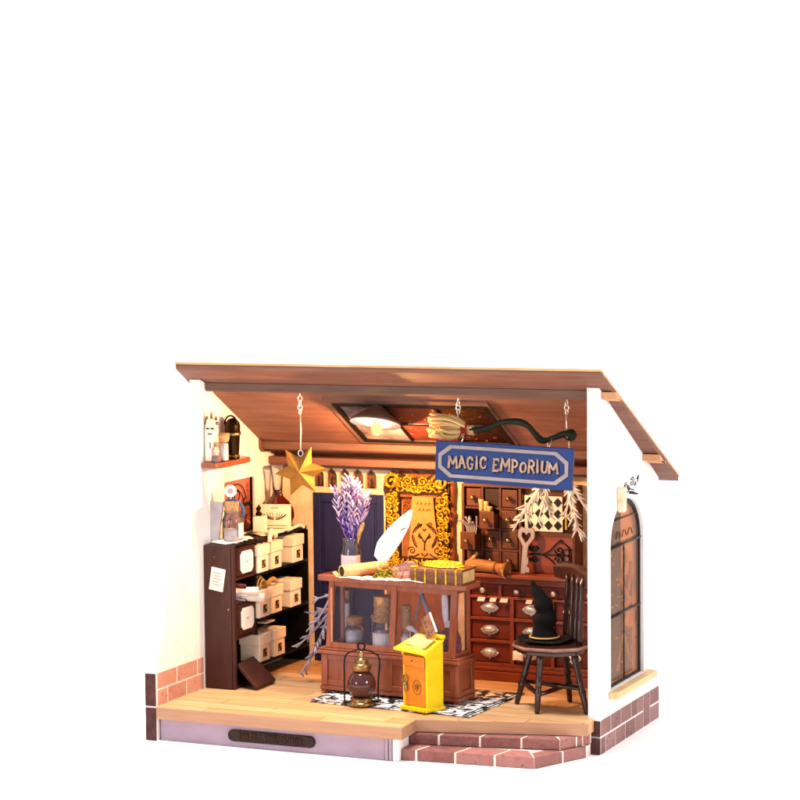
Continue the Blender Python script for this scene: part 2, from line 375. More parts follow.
for row, (z0, z1) in enumerate(((0, 8), (8.9, 16.3), (17.1, 24.8), (25.6, 33.2))):
    y = -50-(row % 2)*7
    while y < 92:
        b.box((OUT-.22, max(-49.8, y)+.4, z0), (OUT+.05, min(92, y+15)-.4, z1)); y += 15
b.build('brick_plinth', M['brick_out'], w, bevel=.1)
# right wall with arched window
rw = [(0, 0), (92, 0), (92, TOPZ(92)), (0, 174.5)]
arch = [(16, 28), (67, 28), (67, 97)]+[(41.5+25.5*math.cos(R(a)), 97+20.8*math.sin(R(a))) for a in range(10, 171, 10)]+[(16, 97)]
mb = MB(); mb.plate(rw, [arch], -6, 0, M=YZ(0)); w = mb.build('side_wall', M['white'], H, bevel=.3)
b = MB()
for row, (z0, z1) in enumerate(((0, 7.7), (8.7, 16.2))):
    ys = [0.3, 7.5, 22.5, 37.5, 53, 66, 77, 92] if row == 0 else [0.3, 15.5, 31, 47, 57, 66, 77, 92]
    for i, (a, c) in enumerate(zip(ys, ys[1:])):
        if i == 5:
            if row == 0: b.box((-.05, a+.5, 0), (.22, c-.5, 16.2))
            continue
        b.box((-.05, a+.5, z0), (.22, c-.5, z1))
b.build('brick_plinth', M['brick_out'], w, bevel=.1)
b = MB(); b.box((-5.9, -.8, 0), (.25, -.05, 7.9)); b.box((-5.9, -.8, 8.6), (.25, -.05, 16.2)); b.build('brick_edge', M['brick_dark'], w, bevel=.3)
# back wall with niches
nx = [-188.3+7.75*i for i in range(5)]
def gothic(cx, hw, z0, z1):
    sp = z0+(z1-z0)*.58; h = z1-sp
    L_ = [(cx-hw, z0), (cx+hw, z0), (cx+hw, sp)]
    L_ += [(cx+hw*(1-(i/5)**1.8), sp+h*(i/5)**.9) for i in range(1, 6)]
    L_ += [(cx-hw*(1-(i/5)**1.8), sp+h*(i/5)**.9) for i in range(4, 0, -1)]+[(cx-hw, sp)]
    return L_
mb = MB(); mb.plate([(-212, 0), (-6, 0), (-6, TOPZ(92)-1), (-212, TOPZ(92)-1)], [gothic(x, 3.25, 111.6, 122) for x in nx]+[[(-192, 17), (-150, 17), (-150, 108.6), (-192, 108.6)]], 0, 3.5, M=XZ(90))
w = mb.build('back_wall', M['backwall'], H)
b = MB(); b.box((-212, 90.1, 0), (-6, 92, 120)); b.build('backing_board', M['hutchdark'], w)
nic = MB()
for i, x in enumerate(nx):
    nic.prism(gothic(x, 3.25, 111.6, 122), .3, .9, M=XZ(90)); 
w2 = nic.build('niche_panel', mat('brown_niche_print', 'a07450', .6, col2='4a3020', scale=(70, 70, 70), bump=.2), w)
for i, x in enumerate(nx):
    k = random.Random(i); fg = MB(TM(x, 0, 112) @ Matrix.Scale(.8, 4) @ TM(-x, 0, -112) @ TM(0, 22, 0))
    fg.lathe([(1.4, 0), (1.5, .8), (.7, 1.4), (.9, 2.6+k.random()), (.6, 4.2), (.9, 5.2), (.5, 6.4), (.01, 7)], TM(x, 87.9, 112), 10, sy=.4)
    fg.build('niche_figure', M['hutchdark'], w)
# door
D = MB(); D.box((-192, 88.2, 17), (-150, 90, 108.6)); D = D.build('door', M['door'], H)
b = MB()
for x0, x1 in ((-192, -187.5), (-173.2, -168.8), (-154.5, -150)): b.box((x0, 86.9, 17), (x1, 88.3, 108.6))
for z0, z1 in ((17, 23), (60, 64.5), (103.5, 108.6)):
    b.box((-187.5, 87.0, z0), (-173.2, 88.3, z1)); b.box((-168.8, 87.0, z0), (-154.5, 88.3, z1))
b.build('door_frame', M['door'], D, bevel=.4)
b = MB()
for x0, x1 in ((-186, -174.7), (-167.3, -156)):
    for z0, z1 in ((25, 58), (66.5, 101.5)): b.box((x0, 87.6, z0), (x1, 88.4, z1))
b.build('door_panel', M['door'], D, bevel=.5)
b = MB(); b.lathe([(1.6, 0), (1.6, .5), (.6, .9), (.6, 2), (1.4, 2.6), (1.6, 3.6), (.9, 4.4), (.01, 4.6)], TM(-170.9, 86.9, 62, rx=90), 16); b.build('handle', M['brass'], D)
# floor
fl = [(-212, -50), (-81, -50), (-82, -30.5), (-60, -24.8), (-33, -18), (-2.8, -10), (-2.8, -.9), (-6, -.9), (-6, 86.4), (-212, 86.4)]
b = MB(); b.prism(fl, 11.2, 17); f = b.build('floor', M['planks'], H, bevel=.25)
b = MB(); b.prism([(-211.9, -50.5), (-80.5, -50.5), (-81.4, -30.9), (-60, -25.3), (-33, -18.5), (-2.3, -10.6), (-2.3, -10.0), (-33, -17.9), (-60, -24.7), (-82.1, -30.2), (-81.2, -49.9), (-211.9, -49.9)], 11, 16.8)
b.build('floor_edge', M['floor_lip'], H, bevel=.15)
# plinth with mauve drawer front
b = MB(); b.box((-211, -47.8, 0), (-90.4, -10, 11.1)); P_ = b.build('plinth_drawer', M['mauve'], H, bevel=.3)
b = MB(); b.box((-90.2, -48.4, 0), (-88.6, -45, 11)); b.box((-88.2, -48.4, 0), (-86.8, -45, 11)); b.build('panel_trim', M['mauve'], H, bevel=.25)
b = MB(); b.prism([(-86.6, -47.6), (-83.5, -47.6), (-84, -33), (-90, -33), (-90, -44.8), (-86.6, -44.8)], 0, 11); b.build('plinth_corner', M['whitetrim'], H, bevel=.3)
b = MB()
pp = [(-127.2+a[0], 5.6+a[1]) for a in [(0, 0)]]
pl = arc(-129.4, 5.8, 2.9, -90, 90, 8)+arc(-170.4, 5.8, 2.9, 90, 270, 8)
b.prism(pl, 0, 1.2, M=XZ(-47.8)); pq = b.build('name_plaque', mat('dark_embossed_bronze', '45291f', .5, .3, col2='2b1712', scale=(60, 60, 60), bump=.6), H, bevel=.4)
b = MB(); write(b, 'MAGIC EMPORIUM', -167, -133, 4.2, 3.4, .33, .5, M=XZ(-49.0), wob=.05); b.build('lettering', mat('worn_bronze_letter', '5c3a2e', .5, .4, scale=(40, 40, 40)), pq)
# steps
def tier(name, front, z0, z1, back, L, off):
    st = MB(); st.prism(front+back, z0, z1-.35); stp = st.build(name, M['mortar'], H)
    bk = MB()
    for s in range(len(front)-1):
        A, B_ = Vector(front[s]), Vector(front[s+1]); d = B_-A; ln = d.length; d.normalize(); nrm = Vector((d.y, -d.x))
        if s == 0: cuts = [0]+[c for c in [off+L*i for i in range(20)] if 1.5 < c < ln-2]+[ln]
        else: cuts = [0, ln*.55, ln]
        for i, (c0, c1) in enumerate(zip(cuts, cuts[1:])):
            g0 = .55 if i else (.0 if s == 0 else .0); g1 = .55 if i < len(cuts)-2 else 0
            p0 = A+d*(c0+g0)+nrm*.35; p1 = A+d*(c1-g1)+nrm*.35
            q0 = p0-nrm*13+d*(4 if (i or s) else 0); q1 = p1-nrm*13+d*(4 if i < len(cuts)-2 else (0 if s else -6))
            if s == 1: q0 = p0-nrm*8-d*(0 if i else -6); q1 = p1-nrm*8
            bk.prism([tuple(p0), tuple(p1), tuple(q1), tuple(q0)], z0, z1-random.random()*.15)
    bk.build('step_brick', M['brick_step'], stp, bevel=.35)
tier('step', [(-83.2, -44.2), (-19, -38.6), (-4.5, -8)], 0, 5.6, [(-4.5, -1), (-83.2, -20)], 19.2, 7)
tier('step', [(-83.4, -34.4), (-12.8, -20.6), (-4.2, -3)], 5.7, 10.8, [(-4.2, -1), (-83.4, -20)], 19.8, 14)
b = MB(); b.prism([(-83.4, -29), (-33, -15), (-6, -8), (-6, 86), (-212, 86), (-212, -9), (-90, -9)], 0, 11.1); b.build('subfloor', M['mortar'], H)
# roof
def rz_(x, y, dz=0): return (x, y, TOPZ(y)+dz)
nz = Vector((0, .562, 1)).normalized()
sk = [(-151.5, 15.8), (-63, 15.8), (-63, 62.5), (-151.5, 62.5)]
ski = [(-147.5, 20), (-65.5, 20), (-65.5, 59), (-147.5, 59)]
RM = Matrix(((1, 0, 0, 0), (0, 1, 0, 0), (0, -.562, 1, 174.75), (0, 0, 0, 1)))      # (x, y, height above the slope)
b = MB(); b.plate([(-220.3, -10), (4.2, -10), (9.2, 96), (-224, 96)], [ski], 0, 2.2, M=RM); rf = b.build('roof', M['roof'], H)
b = MB(); b.plate([(-220.6, -10.3), (4.5, -10.3), (9.6, 96.3), (-224.3, 96.3)], [ski], 2.3, 3.3, M=RM); b.build('roof_covering', M['rooftop'], rf)
b = MB()
def purlin(y0, hgt, wd, dark=False):
    z1 = TOPZ(y0)-.15; p = MB()
    p.prism([(y0, z1), (y0, z1-hgt), (y0+1.2, z1-hgt-1.0), (y0+wd, z1-hgt-1.0), (y0+wd, TOPZ(y0+wd)-.2)], -212, -6, M=Matrix(((0, 0, 1, 0), (1, 0, 0, 0), (0, 1, 0, 0), (0, 0, 0, 1))))
    o = p.build('roof_beam', M['purlin'], rf, bevel=.3)
    t = MB(); t.prism([(y0, z1-.5), (y0, z1-hgt-.2), (y0+wd, z1-hgt-1.6), (y0+wd, TOPZ(y0+wd)-.8)], 0.1, 7.8 if y0 < 9 else 9.2, M=Matrix(((0, 0, 1, 0), (1, 0, 0, 0), (0, 1, 0, 0), (0, 0, 0, 1))))
    t.build('beam_end', M['tenon'], rf, bevel=.25)
purlin(3, 3.6, 8.5); purlin(65.5, 3.6, 9.5)
b = MB(); b.box((-212, 82.8, 122.8), (-6, 86.3, 127.5)); b.build('wall_plate', M['purlin'], H, bevel=.4)
b = MB(); b.box((-212, 74.2, 124.6), (-6, 82.6, 128.5)); b.build('wall_plate', M['roof'], H, bevel=.4)
# little ogee brackets where beams meet the left wall
for y in (3, 65.5):
    z = TOPZ(y); b = MB()
    b.prism([(y-2.5, z+1), (y-2.2, z-4), (y, z-6), (y+4, z-6.6), (y+9, z-6.4), (y+9, z-4)], -212, -211, M=Matrix(((0, 0, 1, 0), (1, 0, 0, 0), (0, 1, 0, 0), (0, 0, 0, 1))))
    b.build('bracket', M['whitetrim'] if y == 3 else M['purlin'], H, bevel=.3)
# skylight
b = MB(); b.plate(sk, [ski], -1.2, -.05, M=RM); SKY = b.build('skylight', M['purlin'], H, bevel=.2)
b = MB(); b.plate([(-148.2, 19.4), (-64.8, 19.4), (-64.8, 59.6), (-148.2, 59.6)], [[(-145.6, 21.6), (-121, 21.6), (-121, 38.8), (-145.6, 38.8)], [(-119.6, 21.6), (-94, 21.6), (-94, 38.8), (-119.6, 38.8)], [(-92.6, 21.6), (-67.2, 21.6), (-67.2, 38.8), (-92.6, 38.8)],
   [(-145.6, 40.4), (-121, 40.4), (-121, 57.4), (-145.6, 57.4)], [(-119.6, 40.4), (-94, 40.4), (-94, 57.4), (-119.6, 57.4)], [(-92.6, 40.4), (-67.2, 40.4), (-67.2, 57.4), (-92.6, 57.4)]], -1.9, -1.25, M=RM)
b.build('glazing_bar', M['iron'], SKY, bevel=.15)
skymats = [mat('pale_reflection_film', 'a89a9c', .25, col2='5a4a4c', scale=(9, 9, 9), bump=.1), mat('copper_mottled_film', '844840', .3, col2='602e28', scale=(10, 10, 10), bump=.1, fleck=('d8a090', 60, .66)),  # first film: a whitish reflection painted into the left panes' colour
           mat('deep_plum_film', '3c1c1a', .25, col2='220e0c', scale=(12, 12, 12), bump=.1, fleck=('a8766a', 60, .66))]
for i, (x0, x1) in enumerate(((-147.2, -120.6), (-120.2, -93.4), (-93.2, -65.8))):
    for (y0, y1) in ((20.2, 39.4), (39.8, 58.8)):
        b = MB(); b.plate([(x0, y0), (x1, y0), (x1, y1), (x0, y1)], [], -.9, -.3, M=RM); b.build('pane', skymats[i], SKY)
# left window
b = MB(); b.plate([(22.8, 89.6), (59.4, 89.6), (59.4, 121), (22.8, 121)], [[(24.6, 91.4), (57.4, 91.4), (57.4, 104.6), (24.6, 104.6)], [(24.6, 106), (57.4, 106), (57.4, 119.2), (24.6, 119.2)]], -214.4, -213.2, M=YZ(0))
W1 = b.build('window', M['iron'], H)
b = MB(); b.box((-215.4, 24.2, 91), (-214.6, 58, 119.5)); b.build('window_pane', M['film'], W1)
b = MB()
for pts in (arc(41, 106.5, 7, 0, 180), arc(41, 106.5, 10.5, 10, 170), arc(41, 111, 3, 0, 360, 14), arc(30, 104, 5, -90, 90), arc(52, 104, 5, 90, 270)):
    b.tube([(-213.6, y, z) for y, z in pts], .28, 5)
for s_ in (-1, 1): b.tube([(-213.6, 41+s_*p[0], 97+p[1]) for p in spiral(6, 0, 4.5, 1.4, PI)], .28, 5)
b.build('window_filigree', M['iron'], W1)
# right window
b = MB(); b.plate([(16.1, 28.1), (66.9, 28.1)]+[(41.5+25.4*math.cos(R(a)), 97+20.7*math.sin(R(a))) for a in range(0, 181, 10)],
        [[(17.2, 29.2), (65, 29.2)]+[(41.1+23.9*math.cos(R(a)), 97+19*math.sin(R(a))) for a in range(0, 181, 10)]], -3.0, -1.6, M=YZ(0)); W2 = b.build('window', M['iron'], H)
b = MB(); b.box((-2.5, 16.5, 28.3), (-2.1, 66.6, 97)); b.prism([(66.6, 97)]+[(41.5+25*math.cos(R(a)), 97+20.3*math.sin(R(a))) for a in range(0, 181, 10)], -2.5, -2.1, M=YZ(0))
b.build('window_pane', glass('bronze_tinted_glass', 'ecd0bc', .06, .04, .03), W2)
b = MB()
for z, t in ((95.5, 1.0), (62, .8)): b.tube([(-1.7, 16.5, z), (-1.7, 66.5, z+.4)], t*.7, 6)
b.tube([(-1.8, 20, 108.5), (-1.8, 62, 108.5)], .35, 6); b.tube([(-1.8, 41.5, 29), (-1.8, 41.5, 96)], .35, 6)
for y in (33, 42, 51): b.tube([(-1.8, y+p[0], 99+p[1]) for p in arc(0, 0, 3.2, 0, 180)], .25, 5)
b.build('glazing_bar', M['iron'], W2)
b = MB(); b.box((.05, 12.5, 24.4), (4.6, 75, 27.6)); b.build('window_sill', mat('pale_maple_sill', 'ecd2a8', .6, col2='e0c090', scale=(20, 4, 20)), W2, bevel=.5)
b = MB()   # gold swag and scattered small gold balls behind the glass
b.tube([(-4.0, 48+5*math.sin(i*.9), 92-2.8*i) for i in range(12)], [1.0]*12, 6); b.tube([(-4.0, 60-1.6*i, 84-4*i) for i in range(9)], .9, 6)
b.ball((-4.6, 60, 56), (1, 9, 5)); b.ball((-4.6, 56, 65), (1, 5, 3)); b.tube([(-4.0, 48+1.4*i, 50-2.4*i) for i in range(8)], .5, 6); b.tube([(-4.0, 46-1.2*i, 50-2.4*i) for i in range(8)], .5, 6)
for i in range(34): b.ball((-4.0, 26+random.random()*42, 32+random.random()*60), .6, 6)
b.build('gold_garland', mat('gilt_garland', 'fae068', .4, .1, col2='c89828'), W2)
b = MB()
for i in range(6): b.box((-10.5+(i % 2)*.8, 36+i*3.6, 22), (-9.6+(i % 2)*.8, 39.8+i*3.6, 114))
b.build('curtain', mat('rose_brown_curtain', '643430', .8, col2='3c1e1c', scale=(10, 30, 4)), W2)
b = MB(); b.prism([(26.5, 112.5), (30.5, 112.8), (31.5, 124.5), (25.2, 124.5)], .05, 3.4, M=YZ(0)); b.build('keystone', mat('cream_stone', 'efdcc2', .7, col2='e2caa8', scale=(20, 20, 20)), W2, bevel=.5)
b = MB()   # black scroll ornament above the arch
def onw(pts, r=.28): b.tube([(.15, y, 118+(z-116)*.55) for y, z, *_ in pts], r, 5)
for cy_, cz_, r_, sg in ((40, 127, 3, 1), (48, 128, 3, -1), (44, 124, 2.4, 1), (53, 126, 2, -1)): onw(spiral(cy_, cz_, r_, 1.2, PI/2, sg), .24)
onw([(34, 121), (40, 124), (46, 123), (52, 121)]); onw([(36, 118.4), (42, 121.4), (50, 119.8), (57, 116)]); onw([(56, 130), (59, 133), (57, 127)], .3)
onw([(35, 124), (37, 128), (39, 124.5)], .3); onw([(46, 131), (50, 133), (52, 130)], .24)
for k in range(7): onw([(44+k*1.6, 119.4-k*.4), (47+k*1.8, 120.2-k*.6)], .3)
b.build('painted_scroll', M['ink'], W2)

# ------------------------------------------------------------------ WALL SHELF and its contents
b = MB(); b.prism([(-211.9, -1), (-203.5, -1), (-201.5, 3), (-201.8, 34), (-211.9, 40)], 129.6, 132.4); tag(b.build('wall_shelf', M['redwood'], None, (-212, 18, 129.6), bevel=.3), 'small red-brown wall shelf under the left roof slope, carrying bottles', 'shelf')
t = thing('castle_bottle', (-208.3, 4.5, 132.5), 'tall cream castle-shaped bottle with crowned top on the wall shelf', 'bottle')
b = local(t); b.box((-3.2, -1.8, 0), (3.2, 1.8, 17)); b.prism([(-3.2, -1.8), (3.2, -1.8), (3.2, 1.8), (-3.2, 1.8)], 17, 22, top=[(-2.2, -1.5), (2.2, -1.5), (2.2, 1.5), (-2.2, 1.5)]); b.build('body', M['box'], t, bevel=.6)
b = local(t)
for x, h in ((-2.6, 2.4), (0, 4.6), (2.6, 2.4)): b.lathe([(.7, 0), (.55, h*.6), (.9, h*.65), (.01, h)], TM(x, 0, 21), 10)
for a in (-3.3, 3.3): b.ball((a, 0, 19.6), .9, 10)
b.build('crown', M['brass'], t)
b = local(t); b.box((-1.9, -2.05, 16.6), (-.7, -1.7, 17.3)); b.box((.7, -2.05, 16.6), (1.9, -1.7, 17.3)); b.box((-1.2, -2.05, 14), (1.2, -1.7, 14.5)); b.box((-.15, -2.05, 7), (.25, -1.7, 10)); b.build('printed_marks', M['ink'], t)
def jar(name, loc, r, h, nr, label, cat='jar', body='glass', fill=None, fillh=.5, cork=True, corkr=None, corkh=3, lab=None, group=None, sq=False):
    t = thing(name, loc, label, cat, group)
    b = local(t); seg = 20
    b.lathe([(r*.9, 0), (r, .5), (r, h*.72), (r*.9, h*.8), (nr, h*.88), (nr, h*.97), (nr*1.15, h)], seg=seg); b.build('glass_body', M[body], t)
    if fill:
        b = local(t); b.lathe([(r*.82, .5), (r*.88, .9), (r*.88, h*.72*fillh), (.01, h*.72*fillh+.4)], seg=seg); b.build('contents', M[fill], t)
    if cork:
        cr = corkr or nr*.9; b = local(t); b.lathe([(cr*.85, h*.9), (cr, h+.3), (cr*1.06, h+corkh-.2), (cr*.95, h+corkh)], seg=16); b.build('cork', M['cork'], t)
    if lab:
        b = local(t); n = 8; a0, a1 = lab[2:]
        pts = [(r*1.02*math.cos(R(a0+(a1-a0)*i/n)), r*1.02*math.sin(R(a0+(a1-a0)*i/n))) for i in range(n+1)]
        pts2 = [(x*1.03, y*1.03) for x, y in pts]
        b.prism(pts2+pts[::-1], h*.12, h*.62); b.build('jar_label', M[lab[0]], t)
    return t
jar('round_vial', (-204.6, -.2+2.5, 132.5), 2.5, 9, 1.3, 'small amber-pink vial at the front of the wall shelf, before the castle bottle', 'vial', fill='geode', corkh=1.2)
jar('square_jar', (-202.9-1.5, 9, 132.5), 3.1, 11, 2.4, 'white-filled glass jar with a wide flat cork on the wall shelf', fill='boxwhite', fillh=1.1, corkr=3.4, corkh=3.2)
t = thing('dome_canister', (-205.6, 22, 132.5), 'dark bronze canister with round handle on top, rear of the wall shelf', 'canister')
b = local(t); b.lathe([(3.4, 0), (3.6, .6), (3.0, 1.4), (3.3, 3), (3.9, 12), (4.3, 12.6), (4.3, 13.6), (4.0, 14), (4.1, 17), (3.4, 19), (2, 20.4), (.01, 21)], seg=20); b.build('body', M['bronze'], t)
b = local(t); b.lathe([(3.75, 11.8), (4.45, 12.3), (4.45, 13.4), (3.9, 13.8)]); b.lathe([(3.3, 1), (3.7, 1.4), (3.3, 2)]); b.build('band', M['brass'], t)
b = local(t); b.tube([(3.6*math.cos(R(a)), -1.8, 17.6+4.6*math.sin(R(a))) for a in range(0, 181, 15)], .5, 6); b.build('handle', M['bronze'], t)

# ------------------------------------------------------------------ BOOKCASE
t = thing('bookcase', (-203.5, 44, 17), 'tall dark brown bookcase along the left wall, side panel toward the front', 'bookcase'); BC = t
b = MB(); b.box((-211.6, 0, 17.1), (-196.2, 2, 90.4)); b.box((-196.1, 0, 17.1), (-194.6, 2.6, 90.4)); b.build('side_panel', M['caseside'], t, bevel=.4)
b = MB(); b.box((-211.4, 2.1, 89), (-195, 24.6, 90.6)); b.box((-211.4, 24.7, 88.6), (-195.6, 87, 90.4)); b.build('top_board', M['blackshelf'], t, bevel=.3)
b = MB(); b.box((-211.4, 2.1, 18), (-210.6, 86, 88.5)); b.build('back_panel', M['blackshelf'], t)
for z in (71.5, 48.2, 25.2): b = MB(); b.box((-210.5, 26.3, z), (-194.6, 86, z+1.5)); b.build('shelf', M['blackshelf'], t, bevel=.2)
for y in (24.7, 85.9): b = MB(); b.box((-210.5, y, 17.1), (-194.8, y+1.5, 88.5)); b.build('upright', M['blackshelf'], t, bevel=.2)
for z in (72.4, 60.2, 42, 17.2): b = MB(); b.box((-210.5, 2.7, z), (-195, 24.6, z+1.2)); b.build('shelf', M['caseside'], t, bevel=.2)
def oct_(cy, cz, hy, hz, c=1.5): return [(cy-hy+c, cz-hz), (cy+hy-c, cz-hz), (cy+hy, cz-hz+c), (cy+hy, cz+hz-c), (cy+hy-c, cz+hz), (cy-hy+c, cz+hz), (cy-hy, cz+hz-c), (cy-hy, cz-hz+c)]
for z0, z1, lz, pk in ((74, 88.6, 81, 0), (43.6, 59.8, 52, 1)):
    b = MB(); b.box((-210, 3.4, z0), (-194.9, 24.2, z1)); b.box((-194.9, 4.2, z0+.8), (-194.4, 23.4, z1-.8)); d = b.build('drawer', M['casefront'], t, bevel=.3)
    b = MB(); b.prism(oct_(13.6, lz, 6.8, 5.6, 2), 0, .35, M=YZ(-194.3)); b.build('drawer_label', M['boxwhite'] if not pk else M['boxwhite'], d)
    b = MB(); b.prism([(12.7, lz-.4), (14.2, lz-.4), (14.2, lz+.5), (12.7, lz+.5)], 0, .1, M=YZ(-193.9)); b.build('label_mark', M['pinkgrey'], d)
b = MB(); b.box((-4, -.4, -5.8), (4, 0, 5.8), M=TM(-203.8, -.1, 73.2, ry=9)); d = b.build('paper_tag', M['paper'], t)
b = MB()
for i in range(5): b.box((-2.6, -.55, 3.2-i*1.5), (1+random.random()*1.6, -.4, 3.5-i*1.5), M=TM(-203.8, -.1, 73.2, ry=9))
b.build('tag_writing', M['pinkgrey'], d)
b = MB(); b.ball((-197.8, -.1, 57.8), .7, 10); b.ball((-205.5, -.1, 84.5), .35, 8); b.build('pin', M['brass'], t)
# scrolls in the open slot
grp = 'scrolls in the bookcase slot'
for i, (p, q, r, m, lb) in enumerate((((-207, 6, 66), (-189.5, 17, 65.5), 2.1, 'paper', 'upper whitish paper scroll sticking out of the bookcase slot'),
                                     ((-206, 11, 63.4), (-188, 20.5, 61.6), 2.3, 'paper', 'lower whitish paper scroll sticking out of the bookcase slot'))):
    b = MB(); b.tube([p, q], r, 14); b.tube([(Vector(p)+(Vector(q)-Vector(p))*.4), (Vector(p)+(Vector(q)-Vector(p))*.48)], r*1.08, 14)
    tag(b.build('paper_scroll', M[m], None, p), lb, 'scroll', grp)
b = MB(); b.tube([(-207, 5.5, 70), (-192, 8, 69)], 1.3, 10); tag(b.build('red_scroll', mat('wine_red_paper', '5c1c24', .7), None, (-200, 6, 68)), 'short wine-red rolled paper at the left of the bookcase slot', 'scroll')
b = MB(); b.tube([(-204, 5.5, 65), (-191.6, 8.6, 64)], .5, 8); b.tube([(-204, 4.5, 63), (-191.6, 6.8, 62)], .35, 8); tag(b.build('quill_stick', M['frost'], None, (-200, 6, 62)), 'thin pale sticks beside the scrolls in the bookcase slot', 'stick')
b = MB(); q_ = [(-184, 2.1, 17.3), (-184.4, 23.9, 17.3), (-198, 25.5, 28.5), (-196.4, 4.2, 28.2)]; b.add(q_+[(x+1, y, z+1.7) for x, y, z in q_], BF_); o = b.build('leaning_book', M['casefront'], None, (-193, 15, 17.2), bevel=.4)
tag(o, 'brown board book leaning out of the bottom bookcase slot onto the floor', 'book')
# small cartons on the black shelves
def carton(loc, label):
    t = thing('gift_box', loc, label, 'box', 'cream lidded boxes on the bookcase shelves')
    b = local(t); b.box((-11, 0, 0), (0, 12.2, 9)); b.build('box_body', M['box'], t, bevel=.35)
    b = local(t); b.box((-11.5, -.6, 8.8), (.6, 12.8, 14.4)); b.build('lid', M['box'], t, bevel=.4)
    b = local(t); b.box((.05, 4.4, 2.2), (.25, 8.2, 6.4)); b.build('square_window', M['darkprint'], t)
    b = local(t); b.box((.25, 4.9, 2.8), (.3, 6, 3.6)); b.box((.25, 6.6, 4.4), (.3, 7.6, 5.6)); b.build('window_mark', M['orangeparch'], t)
    return t
c0 = carton((-193.6, 24.9, 73.1), 'cream lidded box at the front end of the top shelf, dark root on it')
for loc, lb in (((-193.4, 39.6, 73.1), 'cream lidded box in the middle of the top shelf row'), ((-193.2, 64.6, 73.1), 'cream lidded box at the far end of the top shelf'),
                ((-193, 24.6, 49.8), 'cream lidded box at the front end of the middle shelf, wire loop on it'), ((-193.4, 39.4, 49.8), 'cream lidded box in the middle of the middle shelf row'),
                ((-193.2, 61.5, 49.8), 'cream lidded box at the far end of the middle shelf'), ((-193.4, 24.6, 26.8), 'cream lidded box at the front end of the lowest shelf'),
                ((-193.2, 41.5, 26.8), 'cream lidded box at the rear of the lowest shelf')):
    dup(c0, loc, 0, lb)
b = MB()
for i in range(22):
    a = random.random()*6.28; p = Vector((-198, 29, 89)); q = p+Vector((math.cos(a)*5, math.sin(a)*4.5, random.random()*3-1.5))
    b.tube(smooth_pts([p, (p+q)/2+Vector((0, 0, 1.2)), q], 4), [.8]*8+[.3], 5)
tag(b.build('dried_root', M['fur'], None, (-198, 29, 87.4)), 'dark tangled dried root lying on the front top-shelf box', 'root')
b = MB(); b.tube(smooth_pts([(-193.4, 38, 87.5), (-194, 40, 92), (-195, 44, 93), (-194, 46.5, 89.5)], 6), 1.3, 10); tag(b.build('paper_twist', M['box'], None, (-194, 40, 87.4)), 'curled pale paper twist on the middle top-shelf box', 'paper twist')
b = MB()
for k in range(3): b.tube([(-196+k*1.3, 30+(5.5-k*.6)*math.cos(R(a)), 63+(8.2-k)*math.sin(R(a))) for a in range(0, 181, 12)], .45, 6)
b.tube(smooth_pts([(-196, 37, 65), (-194, 42, 68), (-193, 45, 66)], 5), 1.2, 8)
tag(b.build('basket_handle', M['cord'], None, (-196, 30, 64)), 'arched cord loops over the front box of the middle shelf', 'cord')
b = MB(); b.box((-202, 34, 45.5), (-194, 44, 46.2), M=Matrix.Identity(4)); tag(b.build('folded_note', M['paper'], None, (-198, 39, 45.5)), 'white folded note lying above the lowest shelf boxes', 'note')
# on top of the bookcase
t = jar('corked_jar', (-201.6, 13, 91.2), 5.3, 15.5, 4.2, 'large glass jar with cork and blue ribbon on the bookcase top', fill='boxwhite', fillh=.55, corkr=4.1, corkh=5, lab=('pinklabel', 0, -30, 60))
b = local(t); b.tube([(0+6.6*math.cos(R(a)), 0, 15+6.2*math.sin(R(a))) for a in range(-20, 201, 12)], .8, 8); b.build('ribbon', mat('slate_blue_ribbon', '5a6c94', .4, scale=(30, 30, 30)), t)
t = thing('octagonal_tag', (-202, 12, 110), 'white octagonal tag standing above the corked jar', 'tag'); TGM = TM(-202, 12, 117) @ Matrix.Rotation(R(22), 4, 'Z') @ XZ(0)
b = MB(); b.prism([(3.3*math.cos(R(a)), 3.3*math.sin(R(a))) for a in range(22, 360, 45)], 0, .6, M=TGM); b.build('tag_plate', M['paper'], t)
b = MB(); b.prism([(1.5*math.cos(R(a)), 1.5*math.sin(R(a))) for a in range(22, 360, 45)], .6, .8, M=TGM); b.build('tag_emblem', M['pinkgrey'], t)
b = MB(); b.tube([(-202, 12.4, 114), (-202, 12.6, 110)], .2, 5); b.build('stalk', M['silver'], t)
b = MB()
for i in range(5): b.box((-7, -5, 0), (6, 4, .3), M=TM(-203.5+i*.8, 9+i*2.2, 90.8+i*.35, rz=-25+i*17))
tag(b.build('paper_stack', M['paper'], None, (-203, 12, 90.7)), 'loose pale papers under the corked jar on the bookcase', 'papers')
b = MB(); b.box((-8, -1, 0), (-1, 1, 20), M=TM(-207, 10, 91, ry=8, rz=10)); tag(b.build('gray_card', mat('soft_grey_card', 'b8aeb0', .6), None, (-209, 10, 91)), 'soft grey card leaning on the wall behind the corked jar', 'card')
t = thing('potion_flask', (-203.5, 68, 90.6), 'round dark red potion flask with cream eye-motif label on the bookcase', 'flask')
b = local(t); b.lathe([(4, 0), (7.5, 2), (9.4, 7), (9, 11), (6.5, 15), (3.4, 17.4), (2.6, 20), (3, 20.6)], seg=28, sy=.7); b.build('flask_body', M['redliquid'], t)
b = local(t); b.lathe([(2.7, 20.6), (2.9, 27), (4.2, 33), (4.6, 34), (3.9, 34.4)], seg=18); b.build('glass_neck', M['glass'], t)
lf = Matrix.Rotation(R(16), 4, 'Z')
b = local(t); b.box((-8.2, -8.4, 1.5), (8.6, -7.9, 14), M=lf); lb_ = b.build('eye_label', M['box'], t, bevel=.2)
b = local(t)
